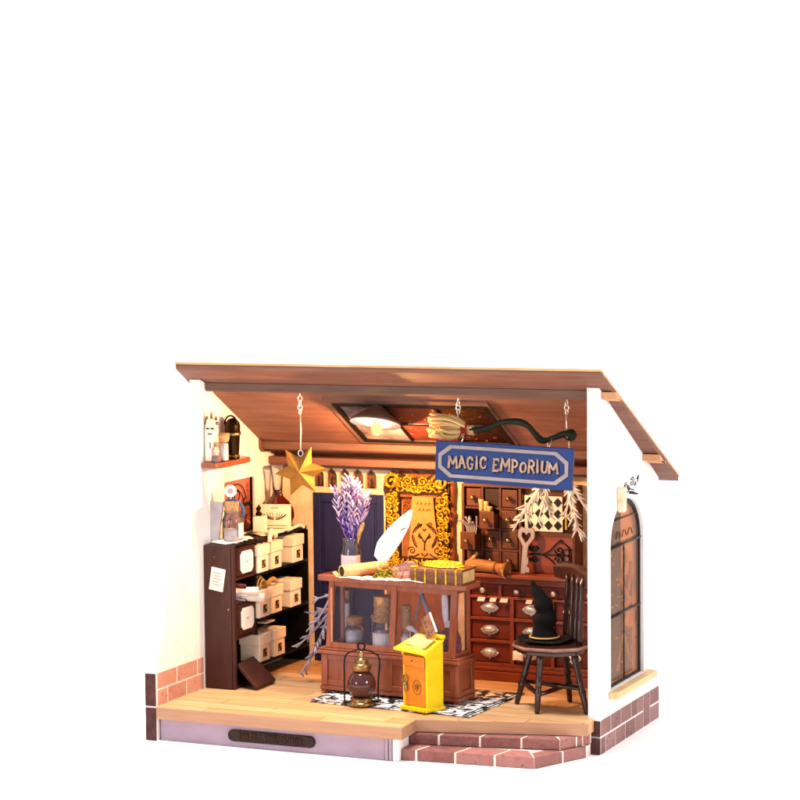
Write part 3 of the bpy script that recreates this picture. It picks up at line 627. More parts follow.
for s_ in (-1, 1):
    b.tube([(s_*p, -8.5, 7+q) for p, q in ((.5, -.8), (2.5, -.6), (4.5, .4), (6, 1.8))], .35, 5, M=lf); b.tube([(s_*p, -8.5, 7+q) for p, q in ((.5, .2), (2.5, .2), (4, 1.2))], .22, 5, M=lf)
    for k in (1, 2.2, 3.4): b.tube([(s_*k, -8.5, 7.8), (s_*k*1.3, -8.5, 9.6)], .14, 4, M=lf)
b.box((-6.5, -8.5, 2.6), (6.5, -8.4, 2.9), M=lf); b.box((-2, -8.5, 12), (2, -8.4, 12.4), M=lf)
b.build('eye_drawing', M['ink'], lb_)
b = MB(); b.box((-3.5, -3, 0), (3.5, 3, 9), M=TM(-205, 50, 90.6, rz=20)); tag(b.build('white_block', M['boxwhite'], None, (-205, 50, 90.6), bevel=.5), 'small plain white box left of the red flask', 'box')
b = MB(); b.lathe([(1.6, 0), (2, 1), (.6, 2.4), (1.4, 4), (.01, 6)], TM(-205, 49, 99.8), 8); tag(b.build('dark_figurine', M['bronze'], None, (-205, 49, 99.7)), 'tiny dark figurine on the white box', 'figurine')
b = MB()
for i in range(4): b.sheet([[(-6+4*j, -5+5*k, .25*i+.7*math.sin(j*1.3+i)*(.4)) for j in range(4)] for k in range(3)], .2, M=TM(-200+.6*i, 44+5*i, 91.2, rz=-30+20*i))
b.tube(smooth_pts([(-194, 60, 91), (-193, 72, 92.4), (-192, 76, 91)], 5), .9, 8)
tag(b.build('letter_pile', M['paper'], None, (-200, 52, 91)), 'pile of curled letters before the red flask', 'papers')

# ------------------------------------------------------------------ HANGING STAR
t = thing('hanging_star', (-161.5, 11, 128.6, 0, 0, 14), 'faceted golden six-pointed star hanging on a white chain', 'star')
b = local(t); N6 = 12; ring = []
for k in range(N6):
    rr = 13.6 if k % 2 == 0 else 7.0
    a = R(6+k*30); ring.append((rr*math.cos(a), 0, rr*math.sin(a)))
vs = ring+[(0, -4.6, 0), (0, 4.6, 0)]; 
b.add(vs, [(k, (k+1) % N6, N6) for k in range(N6)]+[((k+1) % N6, k, N6+1) for k in range(N6)]); b.build('star_body', M['goldleaf'], t)
b = local(t); b.tube([(1.2*math.cos(R(a)), 0, 9+1.5*math.sin(R(a))) for a in range(0, 360, 30)], .3, 6, closed=True); z = 10.5
b.tube([(0, 0, z), (.3, 0, z+10), (0, 0, z+19)], .35, 6)
for k in range(4): b.tube([((1 if k % 2 else .3)*math.cos(R(a)), (.3 if k % 2 else 1)*math.cos(R(a)), z+19.5+k*2.2+1.5*math.sin(R(a))) for a in range(0, 360, 30)], .32, 6, closed=True)
b.tube([(0, 0, z+27), (0, 0, z+31)], .35, 6); b.build('hanging_chain', M['silver'], t)

# ------------------------------------------------------------------ PENDANT LAMP
LX, LY, LZ = -123.8, 19, 152.8
t = thing('pendant_lamp', (LX, LY, LZ), 'glowing pendant lamp with brown conical shade below the skylight', 'lamp')
TL = TM(0, 0, 0, rx=-19)
b = local(t); b.lathe([(12.9, 0), (12.6, 1.2), (9.5, 3.6), (6, 6), (3.4, 8.2), (2.6, 9.4), (2.4, 11)], TL, 36); b.build('lamp_shade', M['shade'], t)
b = local(t); b.lathe([(12.8, -.1), (12.3, 1.0), (9.2, 3.2), (5.8, 5.6), (3, 7.6), (.01, 8)], TL, 36); b.build('shade_lining', M['shadein'], t)
b = local(t); b.lathe([(1.9, 11), (2.2, 12), (1.2, 13)], TL, 16); b.tube([(0, 1.5, 12), (0, 1.2, 14.5)], .7, 8)
b.tube([(1.2*math.cos(R(a)), .8, 13.6+1.4*math.sin(R(a))) for a in range(0, 360, 30)], .35, 6, closed=True); b.tube([(.3, 1.4*math.cos(R(a))+.5, 12.4+1.2*math.sin(R(a))) for a in range(0, 360, 30)], .35, 6, closed=True)
b.build('hook', M['bronze'], t)
b = local(t); b.ball((1.4, -1.8, -2.2), (2.7, 2.7, 3.4), 16); b.build('bulb', M['bulb'], t)

# ------------------------------------------------------------------ BROOM and SIGN
t = thing('hanging_broom', (-45, 12, 147), 'witch broom with dark green wavy handle and pale bristles hung above the blue sign', 'broom')
def scr(px, py, y=12):   # measured outline: places a point on the plane y at the position read off the photograph
    return None
hp = [(-70.0, 151.4), (-62, 152.6), (-54, 155.8), (-46, 156.4), (-40.5, 154.8), (-36.5, 150.6), (-33, 147.6), (-28.5, 148.6), (-23, 150.6), (-19.5, 151.6)]
b = MB(); pts = smooth_pts([(x, 12, z) for x, z in hp], 5); n = len(pts); b.tube(pts, [1.5+.2*math.sin(i*.5) for i in range(n)], 10); b.ball((-18.6, 12, 150.6), (3.4, 2.4, 3.0), 14); b.build('handle', M['green'], t)
b = MB()
for i in range(60):
    zz = (random.random()-.5); yy = (random.random()-.5); L_ = 10+random.random()*9
    b.tube(smooth_pts([(-71, 12+yy*2, 151.6+zz*2.5), (-79, 12+yy*7, 152.8+zz*11), (-74.5-L_, 12+yy*6, 153+zz*9+(random.random()-.5)*4)], 4), [.75]*8+[.3], 5)
for i in range(10): b.tube([(-73, 12+(random.random()-.5)*3, 151.6+(random.random()-.5)*5), (-69.5+random.random()*1.5, 12+(random.random()-.5)*3, 151.4+(random.random()-.5)*4)], .9, 6)
b.build('bristles', M['straw'], t)
b = MB()
for k in range(5): b.tube([(-74+k*.6+(k % 2)*.4, 12+2.2*math.cos(R(a)), 151.6+3.1*math.sin(R(a))) for a in range(0, 360, 24)], .45, 6, closed=True)
b.tube([(-73.5, 9.6, 151), (-75, 9.2, 147.5)], .4, 6); b.build('binding', M['redcord'], t)
for x, zt, zb in ((-76.3, 166.5, 154.5), (-20.4, 167.8, 151)):
    b = MB()
    b.tube([(x, 12, zb), (x-.3, 12, zt-7)], .35, 6)
    for k in range(3): b.tube([(x+(1.0 if k % 2 else .3)*math.cos(R(a)), 12+(.3 if k % 2 else 1)*math.cos(R(a)), zt-6+k*2+1.3*math.sin(R(a))) for a in range(0, 360, 30)], .32, 6, closed=True)
    b.tube([(x, 12, zt-1), (x+.3, 12, zt+1.5)], .4, 6); b.build('hanging_chain', M['silver'], t)
b = MB(); b.ball((-19.5, 9.8, 149.8), .7, 8); b.build('eyelet', M['brass'], t)
t = thing('shop_sign', (-50.2, 5, 126.6), 'blue hanging sign with octagonal grey border reading MAGIC EMPORIUM', 'sign')
SM = TM(-50.1, 5, 136.2, ry=1.7, rz=-1.5)
SXZ = SM @ XZ(0)
b = MB(); b.prism([(-35.6, -9.9), (35.5, -10.2), (35.9, 9.9), (-35.3, 9.6)], -1.2, 1.2, M=SXZ); b.build('board', M['blue'], t, bevel=.25)
b = MB(); co = lambda hx, hz, c: [(-hx+c, -hz), (hx-c, -hz), (hx, -hz+c*.75), (hx, hz-c*.75), (hx-c, hz), (-hx+c, hz), (-hx, hz-c*.75), (-hx, -hz+c*.75)]
b.plate(co(33.7, 7.9, 6), [co(32, 6.3, 5.4)], 1.25, 1.7, M=SXZ); b.build('border', M['signborder'], t)
b = MB(); write(b, 'MAGIC EMPORIUM', -28.6, 29.2, -2.7, 5.3, .8, .3, M=SXZ @ Matrix.Translation((0.35, -.3, 1.35)), wob=.16); b.build('lettering_shadow', M['letteredge'], t)
b = MB(); write(b, 'MAGIC EMPORIUM', -28.6, 29.2, -2.7, 5.3, .58, .35, M=SXZ @ Matrix.Translation((0, 0, 1.6)), wob=.16); b.build('lettering', M['letter'], t)
for p_ in ([(-72, 6, 146.3), (-72.5, 10, 150.5)], [(-27, 5.5, 145), (-27.3, 10, 148.5)]): b = MB(); b.tube(p_, .25, 5); b.build('hanging_thread', M['silver'], t)

# ------------------------------------------------------------------ GOLD ORNATE FRAME
t = thing('ornate_picture', (-128.5, 82, 17), 'tall gilded scrollwork frame holding an orange parchment banner, standing at the back wall', 'framed picture'); GF = t
b = MB()
gout = [(-146.5, 60), (-147, 80), (-146.2, 108), (-147.8, 112), (-147, 119), (-143, 122.2), (-138, 121), (-132, 118.5), (-129, 119.2), (-125, 118.4), (-119, 121.4), (-114, 122.6), (-110.5, 119), (-110, 112), (-112, 108), (-110.6, 80), (-110.4, 60)]
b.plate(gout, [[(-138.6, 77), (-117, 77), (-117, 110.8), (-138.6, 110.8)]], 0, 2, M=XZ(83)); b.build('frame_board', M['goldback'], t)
b = MB(); rnd = random.Random(5)
def orn(x, z, sc):
    a = rnd.random()*6.28; sg = rnd.choice((-1, 1))
    b.tube([(p[0], 80.2-rnd.random()*.3, p[1]) for p in spiral(x, z, sc, 1.15+rnd.random()*.3, a, sg, 12)], [sc*.30]*6+[sc*.24]*7, 6, flat=(1, 80.2, .6))
def leaf(x, z, sc, a):
    b.ball((x, 80.6, z), (sc*.95, .6, sc*.36), 8, rz=Matrix.Rotation(a, 4, 'Y'))
for i in range(13):                                       # side borders
    z = 61+i*3.9
    for x0 in (-142.6, -113.8):
        orn(x0-1.9+rnd.random(), z, 1.9+rnd.random()*.5); orn(x0+1.9+rnd.random()*.4, z+1.9, 1.8+rnd.random()*.4)
        for s_ in (-1, 1): leaf(x0+s_*2.2, z+1, 1.7, s_*.8+rnd.random()*.5)
for i in range(10):                                      # head and foot
    x = -140.5+i*2.7
    orn(x, 114.4+1.2*math.cos(i*.7), 1.9+rnd.random()*.5); leaf(x+1.2, 112.2, 1.5, (-1)**i*.6); leaf(x, 117+math.cos(i*.7)*1.2, 1.6, (-1)**i*.9)
    for zz in (62.5, 66, 69.5, 73.5): orn(x, zz+rnd.random(), 1.7); leaf(x+1.3, zz+1.8, 1.3, rnd.random()*3)
for x, z, r_, sg in ((-142.2, 116.6, 4.6, 1), (-114.8, 117, 4.6, -1), (-143, 107, 3, -1), (-113, 107, 3, 1), (-133, 117.4, 2.6, -1), (-124.5, 117.2, 2.6, 1)):
    b.tube([(p[0], 79.4, p[1]) for p in spiral(x, z, r_, 1.5, 0 if sg > 0 else PI, sg, 22)], [r_*.2]*16+[r_*.15]*7, 7)
    for k in range(7): leaf(x+r_*.9*math.cos(k*.9), z+r_*.9*math.sin(k*.9), 1.5, -k*.9)
b.build('gilded_scrollwork', M['gold'], t)
b = MB(); b.box((-138.4, 84.6, 60), (-116.8, 85.4, 111)); b.box((-138.9, 82.4, 108.6), (-116.8, 84.5, 110.7)); b.build('inner_panel', M['orangewood'], t)
for x0 in (-135.6, -118.6):
    b = MB()
    for i in range(5): b.tube([(p[0], 84.2, p[1]) for p in spiral(x0, 93+i*3.4, 1.8, 1.3, i, (-1)**i, 12)], .4, 6)
    b.build('inner_scrolls', M['orangewood'], t)
b = MB(); b.prism([(-134.4, 76), (-114.8, 76), (-116.5, 84), (-118.6, 97), (-119.6, 109.2), (-131.4, 109.2), (-132.2, 97), (-133.4, 84)], 0, .5, M=XZ(82.2)); bn = b.build('banner', M['orangeparch'], t)
b = MB()
def bl(pts, r=.42): b.tube([(x, 81.55, z) for x, z, *_ in pts], r*.72, 5)
cx_, cz_ = -124.6, 88
for a0, a1 in ((15, 80), (100, 165), (172, 232), (-52, 8)): bl(arc(cx_, cz_, 6.8, a0, a1), .6); bl(arc(cx_, cz_, 5.9, a0+8, a1-12), .35)
for s_ in (-1, 1):
    bl([(cx_, 84.6), (cx_+s_*1.6, 87.6), (cx_+s_*3, 89.4)], .5); bl([(cx_+s_*2.6, 90), (cx_+s_*3.4, 88.2), (cx_+s_*1.8, 87.4)], .6)
    bl(spiral(cx_+s_*7.2, 80.6, 2.2, 1.3, 0 if s_ > 0 else PI, s_), .4); bl(spiral(cx_+s_*3, 94.4, 1.4, 1.1, 0, s_), .4); bl([(cx_+s_*3, 79), (cx_+s_*6, 77.4), (cx_+s_*9, 77.6)], .5)
bl([(cx_, 81), (cx_, 86)], .6); bl([(cx_-1, 92.4), (cx_, 91.2), (cx_+1, 92.4)], .5); bl([(cx_-2, 79.4), (cx_, 77.8), (cx_+2, 79.4)], .5)
b.build('crest', M['hutchdark'], bn)
b = MB()
for zz, xs in ((105.6, (-128.4, -126.2, -123.8, -121.6)), (102.4, (-127.2, -125, -123, -121.6))):
    for x in xs: b.tube([(x-.5, 81.6, zz-.6), (x, 81.6, zz+.7), (x+.5, 81.6, zz-.4)], .22, 4)
b.build('worn_lettering', mat('faded_brown_ink', '9a5c24', .7, bump=0), bn)
b = MB(); b.lathe([(2.6, 17), (2.6, 66), (3.4, 67), (3.4, 72), (2.9, 74), (3.5, 76), (3.5, 80), (2.3, 82), (2.1, 97), (3.3, 98.5), (3.3, 101), (2.2, 102.5), (2.7, 108), (3.4, 114), (2.4, 119), (.01, 121)], TM(-110.2, 84.6, 0) @ Matrix.Diagonal((.72, .72, 1, 1)), 20); b.build('turned_post', M['orangewood'], t)
b = MB(); b.prism([(-141, 117), (-139, 123.5), (-134, 124), (-129, 120.8), (-124, 122), (-120, 124), (-117, 121), (-116, 117)], 0, 1.2, M=XZ(85.2)); b.build('crest_board', M['orangewood'], t, bevel=.5)
b = MB(); b.box((-146, 80, 17.2), (-111, 85.2, 59.8)); b.build('pedestal', M['orangewood'], t, bevel=.4)

# ------------------------------------------------------------------ APOTHECARY HUTCH
HY = 74
t = thing('drawer_hutch', (-70, 80, 73.2), 'dark walnut hutch of small knobbed drawers on top of the red desk', 'hutch'); HU = t
b = MB(); b.box((-100.4, HY, 116.4), (-38.4, 86.2, 118)); b.box((-100.4, HY, 73.3), (-98.9, 86.2, 116.3)); b.box((-39.9, HY, 73.3), (-38.4, 86.2, 116.3)); b.box((-69, HY, 73.3), (-67.4, 86.2, 116.3)); b.box((-98.8, 85.2, 73.3), (-40, 86, 116.3)); b.build('carcass', M['hutch'], t, bevel=.25)
xs = [-98.8, -89, -79.2, -69.1]; zs = [116.3, 105.6, 94.9, 84.1, 73.4]
b = MB()
for x in xs[1:3]: b.box((x-.5, HY+.4, 73.4), (x+.5, 85, 116.3))
for z in zs[1:4]:
    for i in range(3): b.box((xs[i]+.5, HY+.6, z-.5), (xs[i+1]-.5, 85, z+.5))
b.build('divider', M['hutch'], t)
pull = {(1, 1): 7, (2, 0): 9, (1, 2): 1.0}
for r_ in range(4):
    for c_ in range(3):
        if (r_, c_) in ((1, 0), (0, 1)): continue
        p = pull.get((r_, c_), 0); x0, x1 = xs[c_]+.8, xs[c_+1]-.8; z1, z0 = zs[r_]-.8, zs[r_+1]+.8; y = HY+.9-p
        b = MB(); b.box((x0, y, z0), (x1, y+1, z1))
        if p > 2: b.box((x0+.3, y+1.01, z0), (x0+1, y+10, z1-1.5)); b.box((x1-1, y+1.01, z0), (x1-.3, y+10, z1-1.5)); b.box((x0+1, y+1.01, z0), (x1-1, y+10, z0+.6))
        d = b.build('drawer', M['hutch'], t, bevel=.3)
        b = MB(); b.lathe([(1.0, 0), (.5, .5), (.6, 1.4), (1.25, 1.9), (1.3, 2.6), (.7, 3.1), (.01, 3.2)], TM((x0+x1)/2+(.0), y-.01, (z0+z1)/2, rx=90), 14); b.build('knob', M['brass'], d)
b = MB(); b.box((xs[1]+.8, HY+1.6, zs[1]+.8), (xs[2]-.8, HY+2.6, zs[0]-.8)); b.build('drawer', M['hutchdark'], t)
b = MB()
for i, (x, h, r_) in enumerate(((-87.8, 9, 1.5), (-85.6, 8, 1.3), (-84, 5.5, 1.5))): b.lathe([(r_, 0), (r_*.9, h*.8), (r_*1.05, h)], TM(x, 71.5, 101.5, ry=-4+i*4), 12)
tag(b.build('parchment_rolls', M['paperbeige'], None, (-86, 71.5, 101)), 'upright parchment rolls in the open upper drawer of the hutch', 'scrolls')
b = MB()
for i in range(6): b.tube(smooth_pts([(-95+i*.8, 69.5, 91), (-96+i*1.2, 69, 97), (-99.5+i*1.9+random.random(), 67, 98+random.random()*5)], 4), .5, 5)
b.lathe([(.9, 0), (1.2, 3), (.01, 4.5)], TM(-94, 69, 97.5), 10)
tag(b.build('dried_herbs', M['pinkgrey'], None, (-94, 69, 91)), 'pinkish dried herbs spilling from the pulled-out left drawer of the hutch', 'herbs')
# right half: frame, chequered card, red panel with ironwork
b = MB(); b.box((-67.3, HY+1, 92.4), (-40, 76, 94.4)); b.box((-67.3, HY+3.5, 94.5), (-40, 79, 116)); b.build('back_board', M['hutch'], t)
b = MB(); b.box((-67.3, HY+1.4, 73.4), (-40, 77, 92.3)); pn = b.build('red_panel', M['desk'], t)
b = MB()
def iron(pts, r=.35): b.tube([(x, 74.9, z) for x, z, *_ in pts], r, 6)
c0_ = (-53.5, 83)
for s_ in (-1, 1):
    iron(smooth_pts([(-63, 83, 0), (-57, 83, 0), (-52, 83+s_*2.5, 0), (-48, 83+s_*6, 0), (-44, 83+s_*5.4, 0), (-40.6, 83+s_*3, 0)], 5) and [(p[0], p[1]) for p in smooth_pts([(-64, 83, 0), (-57, 83, 0), (-52, 83+s_*2.5, 0), (-48, 83+s_*6.4, 0), (-44, 83+s_*5.6, 0), (-41, 83+s_*2.6, 0)], 5)])
    iron(spiral(-47.4, 83+s_*2.6, 2.4, 1.3, PI, s_)); iron(spiral(-60.4, 83+s_*2.4, 1.9, 1.3, 0, s_)); iron(arc(-43.6, 83+s_*1.6, 1.7, 0, 360, 14), .3); iron(spiral(-63, 83+s_*3, 1.3, 1.1, 0, -s_), .3)
    iron([(-48, 83+s_*6.4), (-46.4, 83+s_*8), (-45, 83+s_*7)], .3)
iron([(-65, 83), (-41, 83)], .3); iron([(-41, 79.5), (-41, 86.5)], .3)
b.build('ironwork', M['iron'], pn)
t = thing('chequered_card', (-56, 75, 94.6), 'cream card with black diamond pattern in the upper right of the hutch', 'card')
CM = XZ(76.2)
b = MB(); b.prism([(-66, 94.8), (-45.6, 94.8), (-45.8, 112.8), (-66.2, 113)], 0, .8, M=CM); b.build('card', M['box'], t)
b = MB()
for i in range(4):
    for j in range(3):
        x, z = -63.4+i*5.1, 98+j*5.9; b.prism([(x-2.3, z), (x, z-2.5), (x+2.3, z), (x, z+2.5)], .85, 1.05, M=CM)
for i in range(3):
    pass
b.build('black_diamonds', M['ink'], t)
b = MB(); b.box((-68.4, 75.4, 99), (-67.0, 76.6, 109.6)); b.box((-68.2, 75.2, 110.2), (-67, 76.8, 113.4)); b.box((-44.4, 75.4, 96), (-43.2, 76.6, 107)); b.build('gold_holder', M['gold'], t, bevel=.3)

# ------------------------------------------------------------------ DESK
t = thing('drawer_desk', (-52, 78, 17), 'long red mahogany desk of many drawers along the back wall', 'desk'); DK = t
b = MB(); b.box((-99.5, 65.5, 70.8), (-6.2, 86.3, 73.1)); b.box((-98.2, 67.5, 69.2), (-6.2, 86, 70.7)); b.build('desk_top', M['desk'], t, bevel=.5)
b = MB(); b.box((-97.5, 72, 17.1), (-6.4, 86, 69.1)); b.build('carcass', M['deskdark'], t)
b = MB(); vx = [-97.5, -95.2]; 
for x0, x1, z0, z1 in ((-97.5, -94.2, 24.8, 69.1), (-72.3, -70.3, 24.8, 61), (-50.2, -48.2, 24.8, 61), (-28.2, -26.2, 24.8, 61), (-9, -6.4, 24.8, 69.1), (-78.6, -77, 61.1, 67.2), (-58.4, -56.8, 61.1, 67.2), (-38.4, -36.8, 61.1, 67.2), (-20.4, -18.8, 61.1, 67.2)): b.box((x0, 69.6, z0), (x1, 72, z1))
for z0, z1 in ((67.3, 69.1), (59.6, 61.0), (48.3, 49.9), (36.6, 38.2), (24.4, 26.2)): b.box((-94.2, 69.8, z0), (-9, 72, z1))
b.build('face_frame', M['desk'], t, bevel=.2)
b = MB(); b.box((-98.4, 68.6, 17.1), (-6.4, 72, 22)); b.box((-97.8, 69.2, 22.1), (-6.4, 72, 24.3)); b.build('plinth_moulding', M['desk'], t, bevel=.5)
cells = [(-94.2, -72.3), (-70.3, -50.2), (-48.2, -28.2), (-26.2, -9)]
for (x0, x1) in cells:
    for (z0, z1) in ((50, 59.5), (38.3, 48.2), (26.3, 36.5)):
        b = MB(); b.box((x0+.3, 71.0, z0+.2), (x1-.3, 72.4, z1-.2)); d = b.build('drawer', M['deskdark'], t, bevel=.3)
        xc, zc = (x0+x1)/2-.6, (z0+z1)/2
        b = MB(); b.prism([(xc+4.6*math.cos(R(a)), zc+2.5*math.sin(R(a))) for a in range(0, 360, 20)], 0, .5, M=XZ(70.9)); b.ball((xc, 70.2, zc+.3), (3.5, 1.5, 1.6), 14); b.ball((xc, 70.4, zc-2.8), .5, 8)
        for s_ in (-1, 1): b.ball((xc+s_*4.6, 70.5, zc), .5, 8)
        b.build('cup_handle', M['silver'], d)
for (x0, x1) in ((-94.2, -78.6), (-77, -58.4), (-56.8, -38.4), (-36.8, -20.4), (-18.8, -9)):
    b = MB(); b.box((x0+.3, 71, 61.3), (x1-.3, 72.4, 67)); d = b.build('drawer', M['deskdark'], t, bevel=.25)
    b = MB(); b.lathe([(1.1, 0), (.6, .5), (.6, 1.4), (1.3, 2), (1.4, 2.8), (.7, 3.2), (.01, 3.2)], TM((x0+x1)/2-.6, 71, 64, rx=90), 14); b.build('knob', M['silver'], d)
b = MB()
for x0, x1, m_ in ((-90, -85.5, 0), (-83.2, -79.2, 0), (-77.6, -72.8, 0), (-63.4, -59.6, 0)): b.prism([(x0, 58.2), (x1-.6, 58.2), (x1, 60.2), (x0+.8, 60.2)], 0, .8, M=XZ(69.2))
tag(b.build('paper_slips', M['boxwhite'], None, (-82, 69, 58)), 'cream paper slips sticking out over the upper left desk drawer', 'papers')
b = MB(); b.sheet([[(-4+2*i, -.2*j, 4-3.2*j+.4*math.sin(i)) for i in range(5)] for j in range(3)], .3, M=TM(-67.6, 68.8, 30.5) @ Matrix.Scale(.72, 4)); tag(b.build('white_note', M['boxwhite'], None, (-68, 68.8, 26)), 'white note hanging from the lowest desk drawer behind the chair', 'note')
# on the desk
t = thing('wooden_key', (-64.8, 70, 73.2), 'rose-grey wooden key with heart-shaped bow leaning on the hutch', 'key')
b = MB(); KM = TM(-64.6, 70.6, 73.3, rx=-7, ry=2) @ XZ(0)
hr = [(0, 14.6), (1.7, 16.4), (3, 17.8), (3.1, 19.2), (2.1, 20), (.8, 19.6), (0, 18.6), (-.8, 19.6), (-2.1, 20), (-3.1, 19.2), (-3, 17.8), (-1.7, 16.4)]
ho = [(-1.7, 0), (1.2, 0), (1.2, .8), (3.4, .8), (3.4, 3), (1.6, 3.8), (2.6, 5.4), (2.2, 7.6), (1.4, 8.4), (1.5, 13), (3.4, 15.6), (5, 17.6), (5, 20.4), (3.2, 22.4), (1.2, 21.8), (0, 21.4), (-1.2, 21.8), (-3.2, 22.4), (-5, 20.4), (-5, 17.6), (-3.2, 15.6), (-1.6, 13)]
b.plate([(x*.88, z*1.06) for x, z in ho], [[(x*.84, z*1.06) for x, z in hr]], 0, 1.6, M=KM); b.build('key_body', M['pinkgrey'], t, bevel=.3)
t = thing('leather_scroll', (-82, 66, 73.2), 'brown leather roll with flared open end on the desk, left of the wooden key', 'scroll')
b = MB(); b.tube(smooth_pts([(-95.5, 68.2, 76.4), (-90, 67.8, 76.8), (-84, 67.2, 76.6), (-78.5, 66.6, 76.2)], 5), [2.4, 2.6, 3, 2.9, 3, 3.2, 3.3, 3.3, 3.2, 3.2, 3.1, 3, 2.9, 2.9, 3, 3], 14); b.build('leather_roll', M['leather'], t)
b = MB(); b.lathe([(2.4, 0), (3, 3), (4.2, 6), (3.9, 6), (2.6, 2), (.01, 1.8)], TM(-78.8, 66.6, 76.2, ry=100), 16); b.build('flared_end', M['leather'], t)
b = MB(); b.tube([(-73+4.3*math.cos(R(a))*.15, 66.5+4.0*math.cos(R(a)), 75.2+4.1*math.sin(R(a))) for a in range(170, 371, 12)], .45, 6); b.build('pale_rim', M['paperbeige'], t)
b = MB()
for i in range(4): b.tube([(-96+i*.6, 68.5, 78.2), (-91+i*.4, 69, 80.5+i*.9)], [.5, .9], 6)
tag(b.build('feather_bundle', M['straw'], None, (-95, 68.5, 77.5)), 'short pale feather bundle behind the leather roll on the desk', 'feathers')

# ------------------------------------------------------------------ RUG
b = MB(); b.sheet([[(-147+ (88+j*.6)*i/10, -13-6.4*i/10+(58+4*i/10)*j/8, 17.55+(.5*max(0, 1-abs(i-8)/2) if j == 0 else 0)) for i in range(11)] for j in range(9)], .35)
rg = b.build('printed_rug', M['rug'], None, (-103, 15, 17.2)); tag(rg, 'black and white printed rug under the glass display case', 'rug')
b = MB()
for (p, q) in (((-60.6, -18), (-54.6, 43)), ((-62.8, -17.6), (-57, 43))): b.tube([(p[0], p[1], 18.0), (q[0], q[1], 17.8)], .35, 5, flat=(2, 17.75, .3))
b.tube([(-146, -11.8, 17.9), (-60, -17.6, 18.2)], .3, 5, flat=(2, 17.8, .3))
b.build('rug_border', M['ink'], rg)

# ------------------------------------------------------------------ DISPLAY CASE
CX, CY, CR = -151.5, 9.1, -5.0
t = thing('display_case', (CX, CY, 17.9, 0, 0, CR), 'red-brown wooden display case with glass front on the rug', 'display case'); GC = t
W_, Dp = 78.8, 17.5
b = local(t); b.box((1.2, .8, 2.2), (W_-1.2, Dp-.6, 19.4))
b.box((0, 0, 0+1.2), (W_, Dp, 3.4))
for x in (.4, W_-3.6):
    for y in (.3, Dp-3.3): b.box((x, y, 0), (x+3.2, y+3, 1.2))
b.box((-.8, -1, 19.5), (W_+.8, Dp+.6, 21.4)); b.box((-.2, -.4, 21.5), (W_+.2, Dp+.2, 22.6)); b.build('base_cabinet', M['redwood'], t, bevel=.45)
b = local(t)
for x0, x1 in ((1.0, 4.6), (36.5, 41.5), (W_-5, W_-1.0)): b.box((x0, -.2, 3.5), (x1, .9, 19.4))
for z0, z1 in ((3.5, 6.2), (16.4, 19.4)): b.box((4.6, 0, z0), (36.5, .9, z1)); b.box((41.5, 0, z0), (W_-5, .9, z1))
for y0, y1 in ((-.1, 3.2), (Dp-3.4, Dp-.2)): b.box((W_-1.3, y0, 3.5), (W_-.2, y1, 19.4))
for z0, z1 in ((3.5, 6.2), (16.4, 19.4)): b.box((W_-1.3, 3.2, z0), (W_-.3, Dp-3.4, z1))
b.build('panel_frame', M['redwood_v'], t, bevel=.3)
# upper glazed part: front leans back by LB towards the top
LB = 3.8; z0, z1 = 22.7, 55.8; xl, xr = 3.6, 76.2
def lean(x0, x1, za, zb, y0=0.2, th=2.2):
    ya = y0+LB*(za-z0)/(z1-z0); yb = y0+LB*(zb-z0)/(z1-z0)
    return [(x0, ya, za), (x1, ya, za), (x1, ya+th, za), (x0, ya+th, za), (x0, yb, zb), (x1, yb, zb), (x1, yb+th, zb), (x0, yb+th, zb)]
BF = [(0, 3, 2, 1), (4, 5, 6, 7), (0, 1, 5, 4), (1, 2, 6, 5), (2, 3, 7, 6), (3, 0, 4, 7)]
b = local(t)
for x0, x1 in ((xl, xl+3.2), (39.4, 42.6), (xr-3.6, xr)): b.add(lean(x0, x1, z0, z1), BF)
for za, zb in ((z0, z0+2.6), (z1-2.6, z1)):
    for x0, x1 in ((xl+3.2, 39.4), (42.6, xr-3.6)): b.add(lean(x0, x1, za, zb, .35, 2), BF)
b.build('front_frame', M['redwood_v'], t, bevel=.3)
for x0 in (xl, xr-2):
    b = local(t); b.box((x0, Dp-2.4, z0), (x0+2, Dp-.2, z1)); b.box((x0+.2, 2.5, z0), (x0+1.8, Dp-2.5, z0+2)); b.box((x0+.2, 6.3, z1-2.2), (x0+1.8, Dp-2.5, z1)); b.build('side_frame', M['redwood_v'], t, bevel=.3)
b = local(t); b.prism([(-1.8+.6, 1.6), (-1.8, 2.2), (-1.8, Dp+1), (81.2, Dp+1), (81.8, Dp+.4), (81.8, 2.2), (81.2, 1.6)], z1+.1, z1+3, tint=.5); b.build('case_top', M['redwood'], t, bevel=.7)
b = local(t); b.add(lean(xl+3, 39.6, z0+2.4, z1-2.4, 1.2, .3), BF); b.add(lean(42.4, xr-3.4, z0+2.4, z1-2.4, 1.2, .3), BF); b.box((xr-1.2, 4, z0+2), (xr-1, Dp-2.4, z1-2.2)); b.build('glass_pane', M['pane'], t)
b = local(t); b.box((xl+3.2, .3, z0+2.8), (xl+3.7, 1.2, z1-2.8)); b.build('pale_bead', M['tenon'], t)
def incase(u, v): p = ROOTM[GC.name] @ Vector((u, v, 0)); return p.x, p.y
ZC = 17.9+22.7
def J(u, v, *a, **k):
    x, y = incase(u, v); return jar(a[0], (x, y, ZC), *a[1:], **k)
J(15.5, 9, 'cork_jar', 5.2, 12, 3.8, 'squat corked jar of white crystals inside the display case, leftmost', fill='clearcrystal', fillh=.9, corkr=4, corkh=3)
J(32, 8.5, 'labelled_jar', 5, 13.5, 4, 'jar with a pale label and wide cork in the middle of the display case', fill='lilac', fillh=.9, cork=False, lab=('paper', 0, 200, 340))
x, y = incase(32.5, 9)
